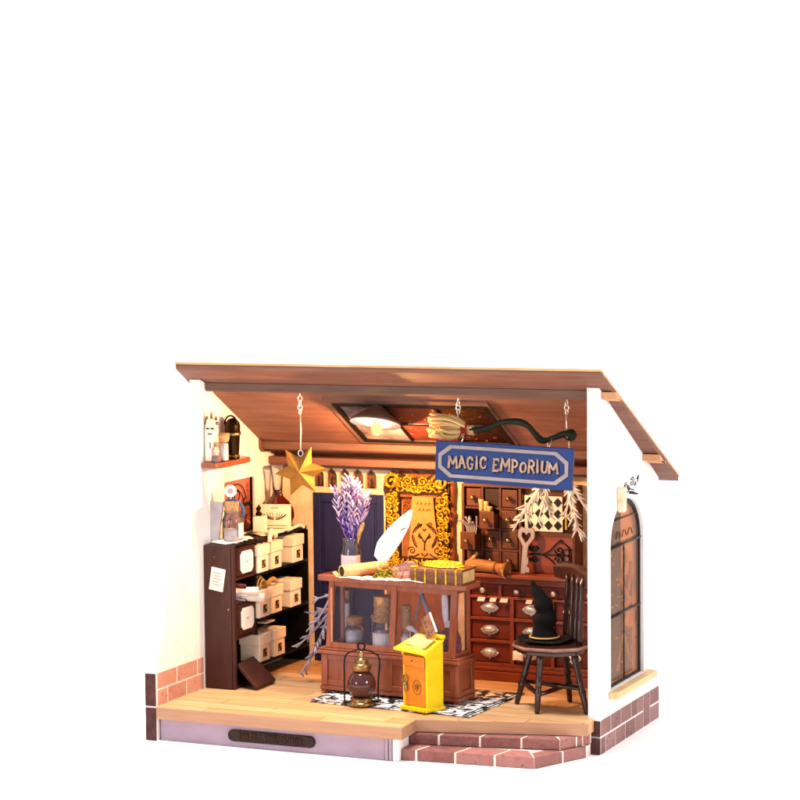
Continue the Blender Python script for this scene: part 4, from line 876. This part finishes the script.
b = MB(); b.lathe([(5, 0), (5.4, .4), (5.2, 6), (5.3, 12.6), (4.8, 13)], TM(x, y, ZC+13.7), 18); tag(b.build('stacked_cork', M['cork'], None, (x, y, ZC+13.6)), 'thick cork cylinder standing on the labelled jar in the case', 'cork')
J(45.8, 7.5, 'slim_jar', 2.6, 12, 2, 'slim white-labelled jar with tall cork beside the middle post of the case', fill='boxwhite', fillh=1, corkr=2.5, corkh=11, lab=('paper', 0, 200, 340))
J(9.8, 11.5, 'tall_vial', 1.6, 26, 1.2, 'thin tall glass vial at the left post inside the case', fill='clearcrystal', fillh=1.1, corkh=1.5)
J(24.6, 12.5, 'dark_vial', 2.2, 14, 1.6, 'small glass vial between the two jars in the case', fill='amethyst', fillh=.7, corkh=2)
x, y = incase(53, 9.5)
t = thing('drawing_compass', (x, y, ZC, 0, 0, CR), 'grey-brown wooden compass dividers standing open inside the case', 'compass')
b = local(t); b.tube([(-6.4, 0, 2), (.2, 0, 29.5)], [.35, .6], 6); b.build('needle_leg', M['pinkgrey'], t)
b = local(t); b.tube([(.2, 0, 29.5), (6.5, 0, 14)], [1.1, 1.3], 8); b.ball((.2, 0, 29.6), 1.4, 10); b.build('wooden_leg', M['pinkgrey'], t)
b = local(t); b.lathe([(1.5, 0), (1.9, 1.4), (1.6, 2.6), (2, 4), (1.8, 9), (1.2, 11), (.01, 12)], TM(6.2, 0, 15.5, ry=157), 12); b.build('handle', M['cork'], t)
x, y = incase(69.5, 9.5)
t = thing('crystal_fork', (x, y, ZC, 0, 0, CR), 'pronged clear crystal on a rose quartz base inside the case', 'crystal')
b = local(t); b.lathe([(5.6, 0), (6, 4), (5, 9), (3.6, 12), (2.4, 13.5), (.01, 14)], seg=7, smooth=False); b.ball((-3, -1, 8), (2.6, 2.6, 4), 8, smooth=False); b.ball((3.4, -.6, 7), (2.6, 2.6, 4.5), 8, smooth=False); b.build('rose_base', M['amethyst'], t)
b = local(t)
for s_ in (-1, 1): b.lathe([(1.0, 0), (1.7, 4), (1.6, 12), (1.2, 14), (.01, 15)], TM(s_*2.6, 0, 15.5, ry=s_*3), 8, smooth=False)
b.ball((0, 0, 14.5), (3.6, 2.2, 2.6), 10, smooth=False); b.build('prong', M['clearcrystal'], t)
x, y = incase(48.8, 6); b = MB(); b.ball((x, y, ZC+12), (2.4, 1.2, 1.5), 10); b.tube([(x+1, y, ZC+11.6), (x+5, y, ZC+9.5)], [1.2, .6], 8); b.tube([(x, y, ZC), (x, y, ZC+11)], .3, 6); tag(b.build('bone_charm', M['paper'], None, (x, y, ZC)), 'small ivory charm on a pin inside the case, left of the orange candle', 'charm')
x, y = incase(56.5, 6); b = MB(); b.lathe([(2, 0), (2, 13.5), (1.4, 14), (.01, 14.3)], TM(x, y, ZC), 12); tag(b.build('orange_candle', M['orange'], None, (x, y, ZC)), 'short orange candle inside the case behind the yellow mailbox', 'candle')

# ------------------------------------------------------------------ THINGS ON THE CASE
ZT = 17.9+55.8+3.05
t = thing('lavender_vase', (-138.4, 20.6, ZT), 'glass vase with pink label holding a big bunch of lilac lavender', 'vase')
b = local(t); b.lathe([(4.6, 0), (5, .6), (5, 10), (4.3, 12.4), (4.2, 16.6), (4.9, 18)], seg=24); b.build('glass_body', M['glass'], t)
b = local(t); pts = [(5.08*math.cos(R(a)), 5.08*math.sin(R(a))) for a in range(200, 351, 10)]; b.prism([(x*1.04, y*1.04) for x, y in pts]+pts[::-1], .8, 9.6); b.build('jar_label', M['pinklabel'], t)
st = local(t); pe = local(t); rnd = random.Random(11)
for i in range(15):
    a = rnd.random()*6.28; sp = .25+.75*rnd.random(); tx, ty = 9.4*math.cos(a)*sp, 5*math.sin(a)*sp
    if i < 3: tx, ty = (-7.6, 8.2, 1)[i], -2
    top = 44-abs(tx)*1.0+rnd.random()*5
    p = smooth_pts([(tx*.06, ty*.06, 2), (tx*.22, ty*.2, 17), (tx*.75, ty*.7, 28), (tx, ty, top)], 6)
    st.tube(p, .35, 5)
    for k in range(44):
        q = p[6+int((k/44)*12.9)]; aa = k*2.4+rnd.random(); el = .5+rnd.random()*.5
        d = Vector((math.cos(aa)*.8, math.sin(aa)*.8, 1.1)).normalized(); ln = 1.8+rnd.random()*1.5
        m_ = d.to_track_quat('Z', 'Y').to_matrix().to_4x4(); c = q+d*ln*.8
        pe.ball(c, (.5, .42, ln), 6, rz=m_, tint=min(1.2, max(0, (rnd.random()**.8)*1.35-(.4 if k > 20 else 0)+(.2 if k < 9 else 0))))
st.build('stems', M['stem'], t); pe.build('flower_spikes', M['lavender'], t)
b = local(t)
for i in range(6): b.tube(smooth_pts([(3+.2*i, -1, 15), (4.5+.5*i, -1.6, 19+i), (5.2+.3*i, -1.6, 22+i*.8)], 4), [.3]*4+[.9]*4+[.2], 6)
b.build('pale_sprig', M['straw'], t)
# parchment roll
t = thing('parchment_roll', (-130, 8, ZT), 'aged parchment roll with dark open end lying on the display case', 'scroll')
b = MB(); p0, p1 = Vector((-136.6, 4.6, ZT+3.2)), Vector((-122, 25.5, ZT+3.4)); d = p1-p0
def hollow(mb, p0, p1, r0, r1, th=.5, seg=18):
    d = (p1-p0); L_ = d.length; m_ = Matrix.Translation(p0) @ d.normalized().to_track_quat('Z', 'Y').to_matrix().to_4x4()
    mb.lathe([(r0-th, 4), (r0-th, 0), (r0, 0), (r1, L_), (.01, L_)], m_, seg)
    mb.lathe([(.01, 3.9), (r0-th, 3.9)], m_, seg)
hollow(b, p0, p1, 3.1, 3.3); b.build('rolled_sheet', M['paperbeige'], t)
b = MB(); m_ = Matrix.Translation(p0) @ d.normalized().to_track_quat('Z', 'Y').to_matrix().to_4x4(); b.lathe([(2.5, .3), (2.5, .6), (.01, .6)], m_, 16); b.build('painted_hole_shade', M['hutchdark'], t)  # dark disc painted as the shade inside the roll's open end
b = MB(); b.sheet([[(-141+8*i/4, 3.6+2*j, ZT+.5+2.4*max(0, 1-i/1.5)**2) for i in range(5)] for j in range(3)], .3); b.build('curled_edge', M['paperbeige'], t)
# loose sheets
b = MB()
for i, (x, y, rz, w_, h_) in enumerate(((-126, 5.5, -2, 22, 7), (-117, 4.4, -12, 17, 7), (-103, 4.5, -9, 26, 7))): b.sheet([[(-w_/2+w_*k/5, -h_/2+h_*j/3, .25*i+.35*math.sin(k*1.6+i)) for k in range(6)] for j in range(4)], .2, M=TM(x, y, ZT+.6, rz=rz))
tag(b.build('loose_sheets', M['paper'], None, (-112, 5, ZT)), 'loose pale sheets at the front edge of the display case top', 'papers')
# feather
t = thing('quill_feather', (-121, 12, ZT), 'large white quill feather standing slanted on the display case', 'feather')
b = MB(); fp = [(-119.4, 85.0), (-116.2, 91.5), (-111.4, 98), (-106, 105), (-101.8, 111.4)]; wd = [3.6, 5.4, 5.0, 3.6, .4]
fs = smooth_pts([(x, 12, z) for x, z in fp], 5); n = len(fs); rows = []
for i, p in enumerate(fs):
    u = i/(n-1); k = u*(len(wd)-1); a = int(min(k, len(wd)-2)); w_ = wd[a]+(wd[a+1]-wd[a])*(k-a)
    if i == 0: w_ = 1.6
    tdir = (fs[min(i+1, n-1)]-fs[max(i-1, 0)]).normalized(); nn = Vector((-tdir.z, 0, tdir.x))
    rows.append([p+nn*w_*s_*(1 if s_ > 0 else .9)+Vector((0, abs(s_)*abs(s_)*1.1+random.random()*.1, 0)) for s_ in (-1, -.5, 0, .5, 1)])
vs = [v for r_ in rows for v in r_]; vb = [v+Vector((0, .35, 0)) for v in vs]; fcs = []
for i in range(n-1):
    for j in range(4):
        a = i*5+j; fcs.append((a, a+1, a+6, a+5)); a += n*5; fcs.append((a, a+5, a+6, a+1))
for i in range(n-1):
    for j in (0, 4): a = i*5+j; fcs.append((a, a+5, a+5+n*5, a+n*5))
b.add(vs+vb, fcs, True); b.build('vane', M['feather'], t)
b = MB(); b.tube([(-120.2, 11.8, ZT+.5)]+[p-Vector((0, .25, 0)) for p in fs], [.35]*(n)+[.1], 6); b.build('shaft', M['boxwhite'], t)
b = MB(); b.prism([(-108.2, 100.4), (-103, 102.8), (-106, 101.9)], 0, .3, M=XZ(11.5)); b.build('dark_barb', M['ink'], t)
b = MB()
for i in range(90):
    a = random.random()*6.28; r_ = random.random()**.5; p = Vector((-115.8+5.2*r_*math.cos(a), 8.5+3.6*r_*math.sin(a), ZT+1+(1-r_*r_)*4.4*random.random()))
    b.ball(p, (.7+random.random()*.7, .6, .5+random.random()*.5), 6, smooth=False, rz=Matrix.Rotation(random.random()*3, 4, (random.random(), 1, random.random())))
tag(b.build('moss_clump', M['moss'], None, (-118.5, 8.5, ZT)), 'yellow-green moss clump below the quill feather', 'moss')
t = thing('geode_stone', (-104.5, 10, ZT), 'pinkish banded geode stone between the moss and the treasure book', 'stone')
b = MB(); rn = random.Random(4)
for i in range(26):
    a = i/26*6.28; b.ball((-104.2+6.2*math.cos(a)*rn.uniform(.4, 1), 11+2.6*math.sin(a), ZT+3.9+3*math.sin(a*1.0)*rn.uniform(.5, 1)), rn.uniform(1.6, 2.7), 7, smooth=False)
b.ball((-104, 11.5, ZT+3.8), (7, 3.4, 3.8), 12, smooth=False); b.build('rind', M['geode'], t)
b = MB(); b.ball((-108.4, 8.6, ZT+4), (2.6, 1.2, 2.3), 9, smooth=False); b.build('crystal_core', M['geodecore'], t)
# book
t = thing('treasure_book', (-83.5, 9, ZT, 0, 0, -3), 'thick brown book with gold bands lying under the golden plate', 'book')
b = local(t); b.box((-13.4, -7.2, .8), (13.2, 7.4, 6.6)); b.build('page_block', M['paperbeige'], t)
b = local(t); b.box((-14, -8, 0), (14, 8, .9)); b.box((-14, -8, 6.6), (14, 8, 7.8)); b.prism([(-8, 0), (-8.9, 1.6), (-9.1, 3.9), (-8.9, 6.2), (-8, 7.8), (-7.3, 7.2), (-7.3, .8)], -14, 14, M=Matrix(((0, 0, 1, 0), (1, 0, 0, 0), (0, 1, 0, 0), (0, 0, 0, 1)))); b.build('cover', M['bookbrown'], t, bevel=.4)
for x in (-10.8, -5.6, .2, 5.6, 11): b = local(t); b.box((x-.45, -9.5, .5), (x+.45, -8.6, 7.6)); b.build('gold_band', M['gold'], t, bevel=.2)
for x, y in ((-12.4, -6.4), (12.4, -6.4), (-12.4, 6.4), (12.4, 6.4)): b = local(t); b.prism([(x-1.9, y-1.5), (x+1.9, y-1.5), (x+1.9, y+1.5), (x-1.9, y+1.5)], 7.85, 8.3); b.build('gold_corner', M['gold'], t, bevel=.2)
t = thing('golden_plate', (-83.5, 9, ZT+8, 0, 0, -3), 'bright gold oval ornamental plate lying on the brown book', 'plate')
b = local(t); n = 40; b.prism([((10.6+(.5 if k % 2 else 0))*math.cos(2*PI*k/n), (6.1+(.5 if k % 2 else 0))*math.sin(2*PI*k/n)) for k in range(n)], .2, 1.2, top=[(9.8*math.cos(2*PI*k/n), 5.5*math.sin(2*PI*k/n)) for k in range(n)]); b.build('plate_base', M['plate'], t)
b = local(t)
for k in range(26): a = k/26*6.28; b.ball((9.2*math.cos(a), 5.1*math.sin(a), 1.3), (1, .8, .8), 6)
for k in range(14): a = k/14*6.28; b.ball((5.6*math.cos(a), 3*math.sin(a), 1.6), (1.1, .7, 1), 6)
b.ball((0, 0, 1.4), (3, 2, 1.6), 12); b.build('plate_relief', M['plate'], t)

# ------------------------------------------------------------------ MAILBOX
t = thing('yellow_mailbox', (-81, -20.2, 17.9, 0, 0, -20), 'bright yellow mailbox with orange front door and round emblem on the rug', 'mailbox'); MBX = t
w_, dd, hh = 16, 12.5, 28.5
YB = lambda x0, x1: Matrix(((0, 0, 1, 0), (1, 0, 0, 0), (0, 1, 0, 0), (0, 0, 0, 1)))
b = local(t)
b.prism([(0.9, 0), (dd, 0), (dd, 33.5), (.2, 29.4), (0, 27), (.9, 26)], -1.2, 0, M=YB(0, 0)); b.prism([(0.9, 0), (dd, 0), (dd, 33.5), (.2, 29.4), (0, 27), (.9, 26)], -w_, -w_+1.2, M=YB(0, 0))
b.box((-w_+1.2, dd-1.2, 0), (-1.2, dd, 33)); b.build('side_panel', M['yellow'], t, bevel=.3)
b = local(t); b.box((-w_+1.2, 1.6, 1.5), (-1.2, 2.6, 27)); b.build('front_board', M['orange'], t)
b = local(t); b.box((-w_+1.3, 1.0, 2.2), (-1.5, 1.55, 21.2)); b.build('door', M['orange'], t, bevel=.2)
b = local(t); b.box((-w_+.6, .2, 21.4), (-1.4, .95, 26.6)); b.build('coin_slot_plate', M['orange'], t, bevel=.2)
b = local(t); b.box((-w_-.6, -.9, 0), (-.4, 1.5, 1.9)); b.box((-.35, -.6, 0), (.8, dd+.4, 1.6)); b.build('base_board', M['yellow'], t, bevel=.3)
b = local(t)   # sloping lid with lifted left corner
b.add([(-w_-2.2, -3.4, 29.0), (.8, -.9, 27.6), (.9, dd, 33.4), (-w_-.6, dd, 34), (-w_-2.2, -3.4, 30.2), (.8, -.9, 28.9), (.9, dd, 34.7), (-w_-.6, dd, 35.2)], BF); b.box((-5.5, dd-2.4, 34.6), (1.4, dd+.2, 36.2)); b.build('lid', M['yellow'], t, bevel=.3)
b = local(t)
ex, ez = -6.6, 11.5
b.tube([(ex+2.7*math.cos(R(a)), .9, ez+3.5*math.sin(R(a))) for a in range(0, 360, 20)], .2, 5, closed=True)
for s_ in (-1, 1): b.tube([(ex+s_*p[0]*.5, .85, ez+p[1]*.6) for p in spiral(1.6, 1, 2, 1.2, 0, s_)], .18, 5)
b.tube([(ex, .85, ez-2.4), (ex, .85, ez+2.4)], .18, 5); b.tube([(ex-1.4, .85, ez+1.6), (ex+1.4, .85, ez-1.2)], .18, 5); b.tube([(ex-1.5, .85, ez-1.4), (ex, .85, ez+.4), (ex+1.5, .85, ez+1.4)], .18, 5)
b.build('round_emblem', M['orangewood'], t)
b = local(t); b.ball((-9.2, 0, 24.2), .35, 8); b.build('keyhole', M['ink'], t)
b = local(t); b.tube([(-13.7+1.4*math.cos(R(a)), -.2, 15+1.5*math.sin(R(a))) for a in range(0, 360, 30)], .5, 8, closed=True); b.tube([(-13.7, -.2, 13.4), (-12.6, -.4, 9.4)], [.6, .9], 8); b.ball((-12.7, -.5, 10.2), (1, .7, 1.3), 8); b.build('key', M['brass'], t)
mp = ROOTM[t.name]
b = MB(mp); b.sheet([[(-15+14*i/5, 1+8*j/3, 31.2+1.3*j+.9*math.sin(i*1.2+.5)) for i in range(6)] for j in range(4)], .25); tag(b.build('mailbox_letter', M['paperbeige'], None, tuple(mp @ Vector((-8, 5, 31)))), 'curled beige letter lying on the yellow mailbox lid', 'letter')
b = MB(mp); b.box((-3.6, -.3, 0), (3.6, .3, 10.4), M=TM(-3.4, 8.5, 36.2, ry=-34, rx=-8)); bb = b.build('book_card', M['cardbrown'], None, tuple(mp @ Vector((-2, 9.5, 36))), bevel=.2); tag(bb, 'small brown patterned card tilted on top of the mailbox', 'card')
b = MB(mp); b.box((3.3, -.42, 0), (3.8, .4, 10.5), M=TM(-3.4, 8.5, 36.2, ry=-34, rx=-8)); b.build('white_edge', M['boxwhite'], bb)

# ------------------------------------------------------------------ LANTERN
t = thing('oil_lantern', (-118.6, -12, 17.9), 'round brass lantern with smoky glass globe and dark wire frame before the case', 'lantern')
b = local(t); b.lathe([(6.6, 0), (6.8, .7), (6.0, 1.4), (5.2, 2), (5.6, 2.8), (5.4, 3.4), (4, 3.8)], seg=28)
b.lathe([(3.8, 16.2), (4.6, 17), (4.8, 18), (5.1, 19.2), (4.6, 20.2), (2.6, 20.8), (3.4, 21.4), (3.3, 22.2), (1.6, 22.8), (1.1, 24), (1.5, 25), (1.2, 26), (.01, 26.6)], seg=28); b.build('brass_fittings', M['brass'], t)
b = local(t); b.lathe([(3.9, 3.8), (5.6, 5.4), (6.9, 8), (7.1, 10.4), (6.4, 13), (5, 15.2), (3.9, 16.2)], seg=28); b.build('globe', M['globe'], t)
b = local(t); b.lathe([(2.2, 3.9), (2.8, 5), (1.2, 6.6), (.9, 8.2), (.01, 8.5)], seg=14); b.build('burner', M['bronze'], t)
b = local(t); ca, sa = math.cos(R(24)), math.sin(R(24))
fr = smooth_pts([(-8.4, 0, .2), (-8.4, 0, 12), (-8.2, 0, 22), (-6.6, 0, 25.2), (-3, 0, 26.6), (-.9, 0, 27.4)], 5); fr2 = smooth_pts([(8, 0, 2), (8.2, 0, 12), (8.9, 0, 19), (8.2, 0, 23.6), (4.6, 0, 26), (.9, 0, 27.2)], 5)
for f_ in (fr, fr2): b.tube([(p[0]*ca, p[0]*sa, p[2]) for p in f_], .4, 6)
b.tube([(1.6*math.cos(R(a)), .5*math.cos(R(a)), 28.6+1.9*math.sin(R(a))) for a in range(0, 360, 24)], .55, 6, closed=True)
for s_ in (-1, 1): b.tube([(s_*8.2*ca, s_*8.2*sa, 1.0), (s_*5*ca, s_*5*sa, 1.6)], .5, 6)
b.build('wire_frame', M['iron'], t)
t = thing('ornate_key', (-131, -13, 18), 'pale silver ornate key lying left of the lantern', 'key')
b = MB(); b.tube([(-137.5, -12.5, 18.3), (-127.5, -12.5, 18.3)], .55, 8); b.tube([(-138.5+1.8*math.cos(R(a)), -12.5+1.8*math.sin(R(a)), 18.3) for a in range(0, 360, 30)], .5, 6, closed=True)
for x in (-128.4, -126.4): b.tube([(x, -12.5, 18.3), (x, -15, 18.3)], .5, 6)
b.tube([(-126+1.6*math.cos(R(a)), -11.5+1.6*math.sin(R(a)), 18.6) for a in range(0, 360, 30)], .45, 6, closed=True); b.build('key_body', M['silver'], t)

# ------------------------------------------------------------------ WHITE TWIGS left of the case, and HANGING BUNCHES
def branches(mb, base, tips, r0, twigs, rnd, tl=4.5):
    for tip in tips:
        A, B_ = Vector(base), Vector(tip); mid = (A+B_)/2+Vector((rnd.uniform(-1.5, 1.5), rnd.uniform(-1, 1), rnd.uniform(-1, 1)))
        p = smooth_pts([A, mid, B_], 6); mb.tube(p, [r0*(1-.6*i/(len(p)-1)) for i in range(len(p))], 6)
        d = (B_-A).normalized()
        for k in range(twigs):
            u = rnd.uniform(.25, .98); q = p[int(u*(len(p)-1))]; sd = d.cross(Vector((0, 1, 0)))*rnd.choice((-1, 1))
            e = q+(d*rnd.uniform(.6, 1.1)+sd*rnd.uniform(.35, .8)+Vector((0, rnd.uniform(-.5, .5), 0)))*rnd.uniform(.5, 1)*tl
            mb.tube([q, (q+e)/2+d*.3, e], [r0*.55, r0*.5, r0*.25], 5)
rnd = random.Random(2)
b = MB(); branches(b, (-155.5, 33, 56), [(-171.8, 28, 21.5), (-173.6, 28, 35.5), (-166.5, 29, 53.5), (-166, 29, 31)], 1.0, 11, rnd, 4.4)
branches(b, (-154, 30, 64), [(-163.4, 28, 61), (-168, 28, 44)], .8, 6, rnd, 4)
tag(b.build('frosted_branches', M['frost'], None, (-170, 34, 17.5)), 'bundle of frosted lilac-white branches leaning left of the display case', 'branches')
rnd = random.Random(8)
b = MB(); branches(b, (-44, 50, 128), [(-62.5, 49, 98), (-55.5, 48, 99), (-49, 48, 103), (-59, 50, 106), (-42.5, 49, 106)], .85, 13, rnd, 5.5); b.tube([(-44, 50, 128), (-44, 50, 146)], .3, 5)
tag(b.build('dried_bunch', M['dryfrost'], None, (-44, 50, 98)), 'hanging ivory dried bunch in front of the chequered card', 'dried plants', 'ivory dried bunches behind the sign')
b = MB(); branches(b, (-30, 42, 128), [(-22.8, 40, 95.5), (-27, 40, 107), (-31.5, 41, 108), (-17.5, 41, 107), (-24.5, 38, 101)], .95, 13, rnd, 5); b.tube([(-30, 42, 128), (-30, 42, 150.5)], .3, 5)
tag(b.build('dried_bunch', M['dryfrost'], None, (-24, 41, 95)), 'hanging ivory dried bunch close to the right wall above the chair', 'dried plants', 'ivory dried bunches behind the sign')

# ------------------------------------------------------------------ CHAIR and HAT
t = thing('spindle_chair', (-29.5, 15, 17.1), 'dark turned wooden chair with spindle back at the right wall', 'chair')
CS = 49.5; cxx, cyy = -29.5, 13.5
sp_ = [(-47.2, 11), (-45, 3), (-36.5, -5), (-22, -4.5), (-11.5, 3), (-10, 12), (-14, 24), (-25, 30), (-38, 27), (-45.5, 20)]
b = MB(); b.prism(sp_, CS-1.6, CS+.6); b.prism([(cxx+(x-cxx)*.9, cyy+(y-cyy)*.9) for x, y in sp_], CS-3.8, CS-1.7); b.build('seat', M['darkwood'], t, bevel=.5)
b = MB(); b.tube([(x, y, CS-.3) for x, y in sp_], .75, 6, closed=True); b.build('seat_edge', M['seatedge'], t)
def leg_prof(L_): return [(1.1, 0), (1.3, L_*.04), (1.5, L_*.3), (2.0, L_*.36), (1.4, L_*.4), (1.6, L_*.5), (1.9, L_*.54), (1.3, L_*.58), (1.8, L_*.64), (1.3, L_*.7), (1.9, L_*.76), (1.4, L_*.82), (1.9, L_*.88), (1.6, L_)]
for fx, fy, tx, ty in ((-49.6, 19.3, -41, 17.5), (-32.3, 1.2, -31.5, 4), (-27, 33.3, -26, 24), (-9.5, 8.5, -17, 11)):
    A, B_ = Vector((fx, fy, 17.2)), Vector((tx, ty, CS-3.5)); d = B_-A
    b = MB(); b.lathe(leg_prof(d.length), Matrix.Translation(A) @ d.to_track_quat('Z', 'Y').to_matrix().to_4x4(), 14); b.build('leg', M['darkwood'], t)
b = MB()
for p, q in (((-46.5, 18.6, 29), (-13, 9.5, 29)), ((-32, 2.4, 26), (-26.8, 29.6, 26)), ((-46.5, 18.6, 29), (-32, 2.4, 26)), ((-26.8, 29.6, 26), (-13, 9.5, 29))): b.tube([p, (Vector(p)+Vector(q))/2, q], [.9, 1.3, .9], 8)
b.build('stretcher', M['darkwood'], t)
for i, (x, y) in enumerate(((-26.5, 25.5), (-21.8, 20.2), (-17.6, 15), (-13.6, 9.6))):
    b = MB(); A = Vector((x, y, CS)); B_ = Vector((x+.4, y+3.4, CS+32.5)); d = B_-A; L_ = d.length
    b.lathe([(1.2, 0), (1.5, L_*.1), (1.6, L_*.35), (1.1, L_*.42), (1.7, L_*.48), (1.1, L_*.54), (1.6, L_*.62), (1.1, L_*.68), (1.3, L_*.8), (1.0, L_)], Matrix.Translation(A) @ d.to_track_quat('Z', 'Y').to_matrix().to_4x4(), 12); b.build('spindle', M['darkwood'], t)
b = MB(); cu_ = smooth_pts([(-35, 34.5, 0), (-26, 29.6, 0), (-19.5, 22.6, 0), (-13.4, 14.4, 0), (-9, 9.5, 0)], 5)
vs = []; n = len(cu_)
for i, p in enumerate(cu_):
    tt = (cu_[min(i+1, n-1)]-cu_[max(i-1, 0)]).normalized(); nn = Vector((-tt.y, tt.x, 0)); u = i/(n-1); hz = 82+1.4*math.sin(u*PI); lo = 79.4+1.0*math.sin(u*PI*2)
    lo = hz-3.6-2.6*math.sin(u*PI); hz2 = hz+2.4
    vs += [p+nn*-.6+Vector((0, 0, lo)), p+nn*-1.4+Vector((0, 0, hz2-.6)), p+nn*2.6+Vector((0, 0, hz2+.6)), p+nn*3+Vector((0, 0, lo+1.4))]
fcs = []
for i in range(n-1):
    for k in range(4): a = i*4; fcs.append((a+k, a+(k+1) % 4, a+4+(k+1) % 4, a+4+k))
fcs += [(3, 2, 1, 0), ((n-1)*4, (n-1)*4+1, (n-1)*4+2, (n-1)*4+3)]
b.add(vs, fcs); b.build('crest_rail', mat('worn_brown_crest', '57332b', .4, col2='412019', scale=(30, 30, 12), coat=.3), t, bevel=.4)
t = thing('witch_hat', (-32.5, 13, CS+.8), 'black felt witch hat with bent tip and gold band on the chair seat', 'hat')
b = local(t); n = 40; rings = []
for r_, z, wv in ((0.01, 1.2, 0), (7.5, 1.2, 0), (10, .9, .3), (13, 1.1, 1.0), (13.4, .9, 1.1), (10, .3, .3), (.01, .2, 0)):
    rings.append([(r_*math.cos(2*PI*k/n), r_*.92*math.sin(2*PI*k/n), z+wv*(.5+.6*math.sin(2*PI*k/n*2+1)+.3*math.sin(2*PI*k/n*3)) ) for k in range(n)])
vs = [v for r_ in rings for v in r_]; b.add(vs, [(i*n+k, i*n+(k+1) % n, (i+1)*n+(k+1) % n, (i+1)*n+k) for i in range(len(rings)-1) for k in range(n)], True); b.build('brim', M['felt'], t)
b = local(t); cone = smooth_pts([(0, 0, 1), (-.6, 0, 7), (.2, .5, 14), (-1.2, -.4, 19.5), (-4.6, 0, 25), (-6.8, 0, 29.5)], 4); n = len(cone)
rad = [7.2, 6.5, 5.9, 5.4, 5.0, 5.4, 5.9, 5.5, 4.6, 4.2, 4.6, 4.8, 4.2, 3.3, 3.0, 2.8, 2.1, 1.5, 1.3, .8, .3]
b.tube(cone, rad[:n], 20); b.build('crown', M['felt'], t)
b = local(t); b.tube([(7.1*math.cos(R(a))-.1, 7.1*math.sin(R(a)), 2.3) for a in range(0, 360, 12)], .45, 6, closed=True); b.build('gold_band', M['cord'], t)

# ------------------------------------------------------------------ SETTING, LIGHT, CAMERA
# seamless white paper: flat table running up into a curved background far behind the house
prof = [(-6000, -.02), (1000, -.02)]+[(1000+700*math.sin(R(a)), 700-700*math.cos(R(a))-.02) for a in range(6, 91, 6)]+[(1700, 4500)]
b = MB(); vs = [(x, y, z) for y, z in prof for x in (-5000, 5000)]
b.add(vs, [(2*k, 2*k+1, 2*k+3, 2*k+2) for k in range(len(prof)-1)], True)
gr = b.build('tabletop', mat('seamless_white_paper', 'ffffff', .95, col2='ffffff', bump=0, var=0, spec=.05), None)
gr['kind'] = 'structure'; gr['label'] = 'plain seamless white tabletop surface'

wd_ = bpy.data.worlds.new('World'); SC.world = wd_; wd_.use_nodes = True
bg = wd_.node_tree.nodes['Background']; bg.inputs[0].default_value = (1, .985, .975, 1); bg.inputs[1].default_value = .38

def area(name, loc, tgt, size, power, col):
    l = bpy.data.lights.new(name, 'AREA'); l.shape = 'SQUARE'; l.size = size; l.energy = power; l.color = col
    o = bpy.data.objects.new(name, l); COL.objects.link(o); o.location = Vector(loc)*S
    o.rotation_euler = (Vector(tgt)-Vector(loc)).to_track_quat('-Z', 'Y').to_euler(); return o
area('softbox', (-150, -150, 640), (-130, -60, 10), 1.3, 620, (1, .975, .95))
area('softbox', (600, -260, 300), (-60, 30, 70), 1.6, 260, (1, .97, .95))
area('softbox', (-420, -760, 230), (-110, 20, 70), 1.8, 170, (1, .98, .96))
for x in (-900, 700): area('added_backdrop_fill', (x, 500, 1500), (x*.6, 1700, 300), 8, 1900, (1, .99, .99))  # unseen lamps added only to whiten the paper behind the house
pl_ = bpy.data.lights.new('bulb_light', 'POINT'); pl_.energy = 200; pl_.color = (1, .5, .19); pl_.shadow_soft_size = .03
po = bpy.data.objects.new('bulb_light', pl_); COL.objects.link(po); po.location = Vector((LX+1, LY-.6, LZ-4.2))*S

f = 2349.8; yaw, pit, rol = R(23.764), R(4.3555), R(-.5584); K = 218/441.4
F = Vector((-math.sin(yaw)*math.cos(pit), math.cos(yaw)*math.cos(pit), -math.sin(pit)))
Rv = Vector((math.cos(yaw), math.sin(yaw), 0)); U = Rv.cross(F); R2 = Rv*math.cos(rol)+U*math.sin(rol); U2 = R2.cross(F)
cam = bpy.data.cameras.new('Camera'); co_ = bpy.data.objects.new('Camera', cam); COL.objects.link(co_)
cam.sensor_width = 36; cam.lens = f/800*36; cam.clip_start = .1; cam.clip_end = 500
mw = Matrix((R2, U2, -F)).transposed().to_4x4(); mw.translation = Vector((722.6, -2109.8, 512.7))*K*S; co_.matrix_world = mw
SC.camera = co_
SC.render.engine = 'CYCLES'
SC.view_settings.view_transform = 'Standard'; SC.view_settings.look = 'None'; SC.view_settings.exposure = 0; SC.view_settings.gamma = 1
SC.cycles.max_bounces = 8; SC.cycles.transparent_max_bounces = 16
SC.render.resolution_x = 1024; SC.render.resolution_y = 1024
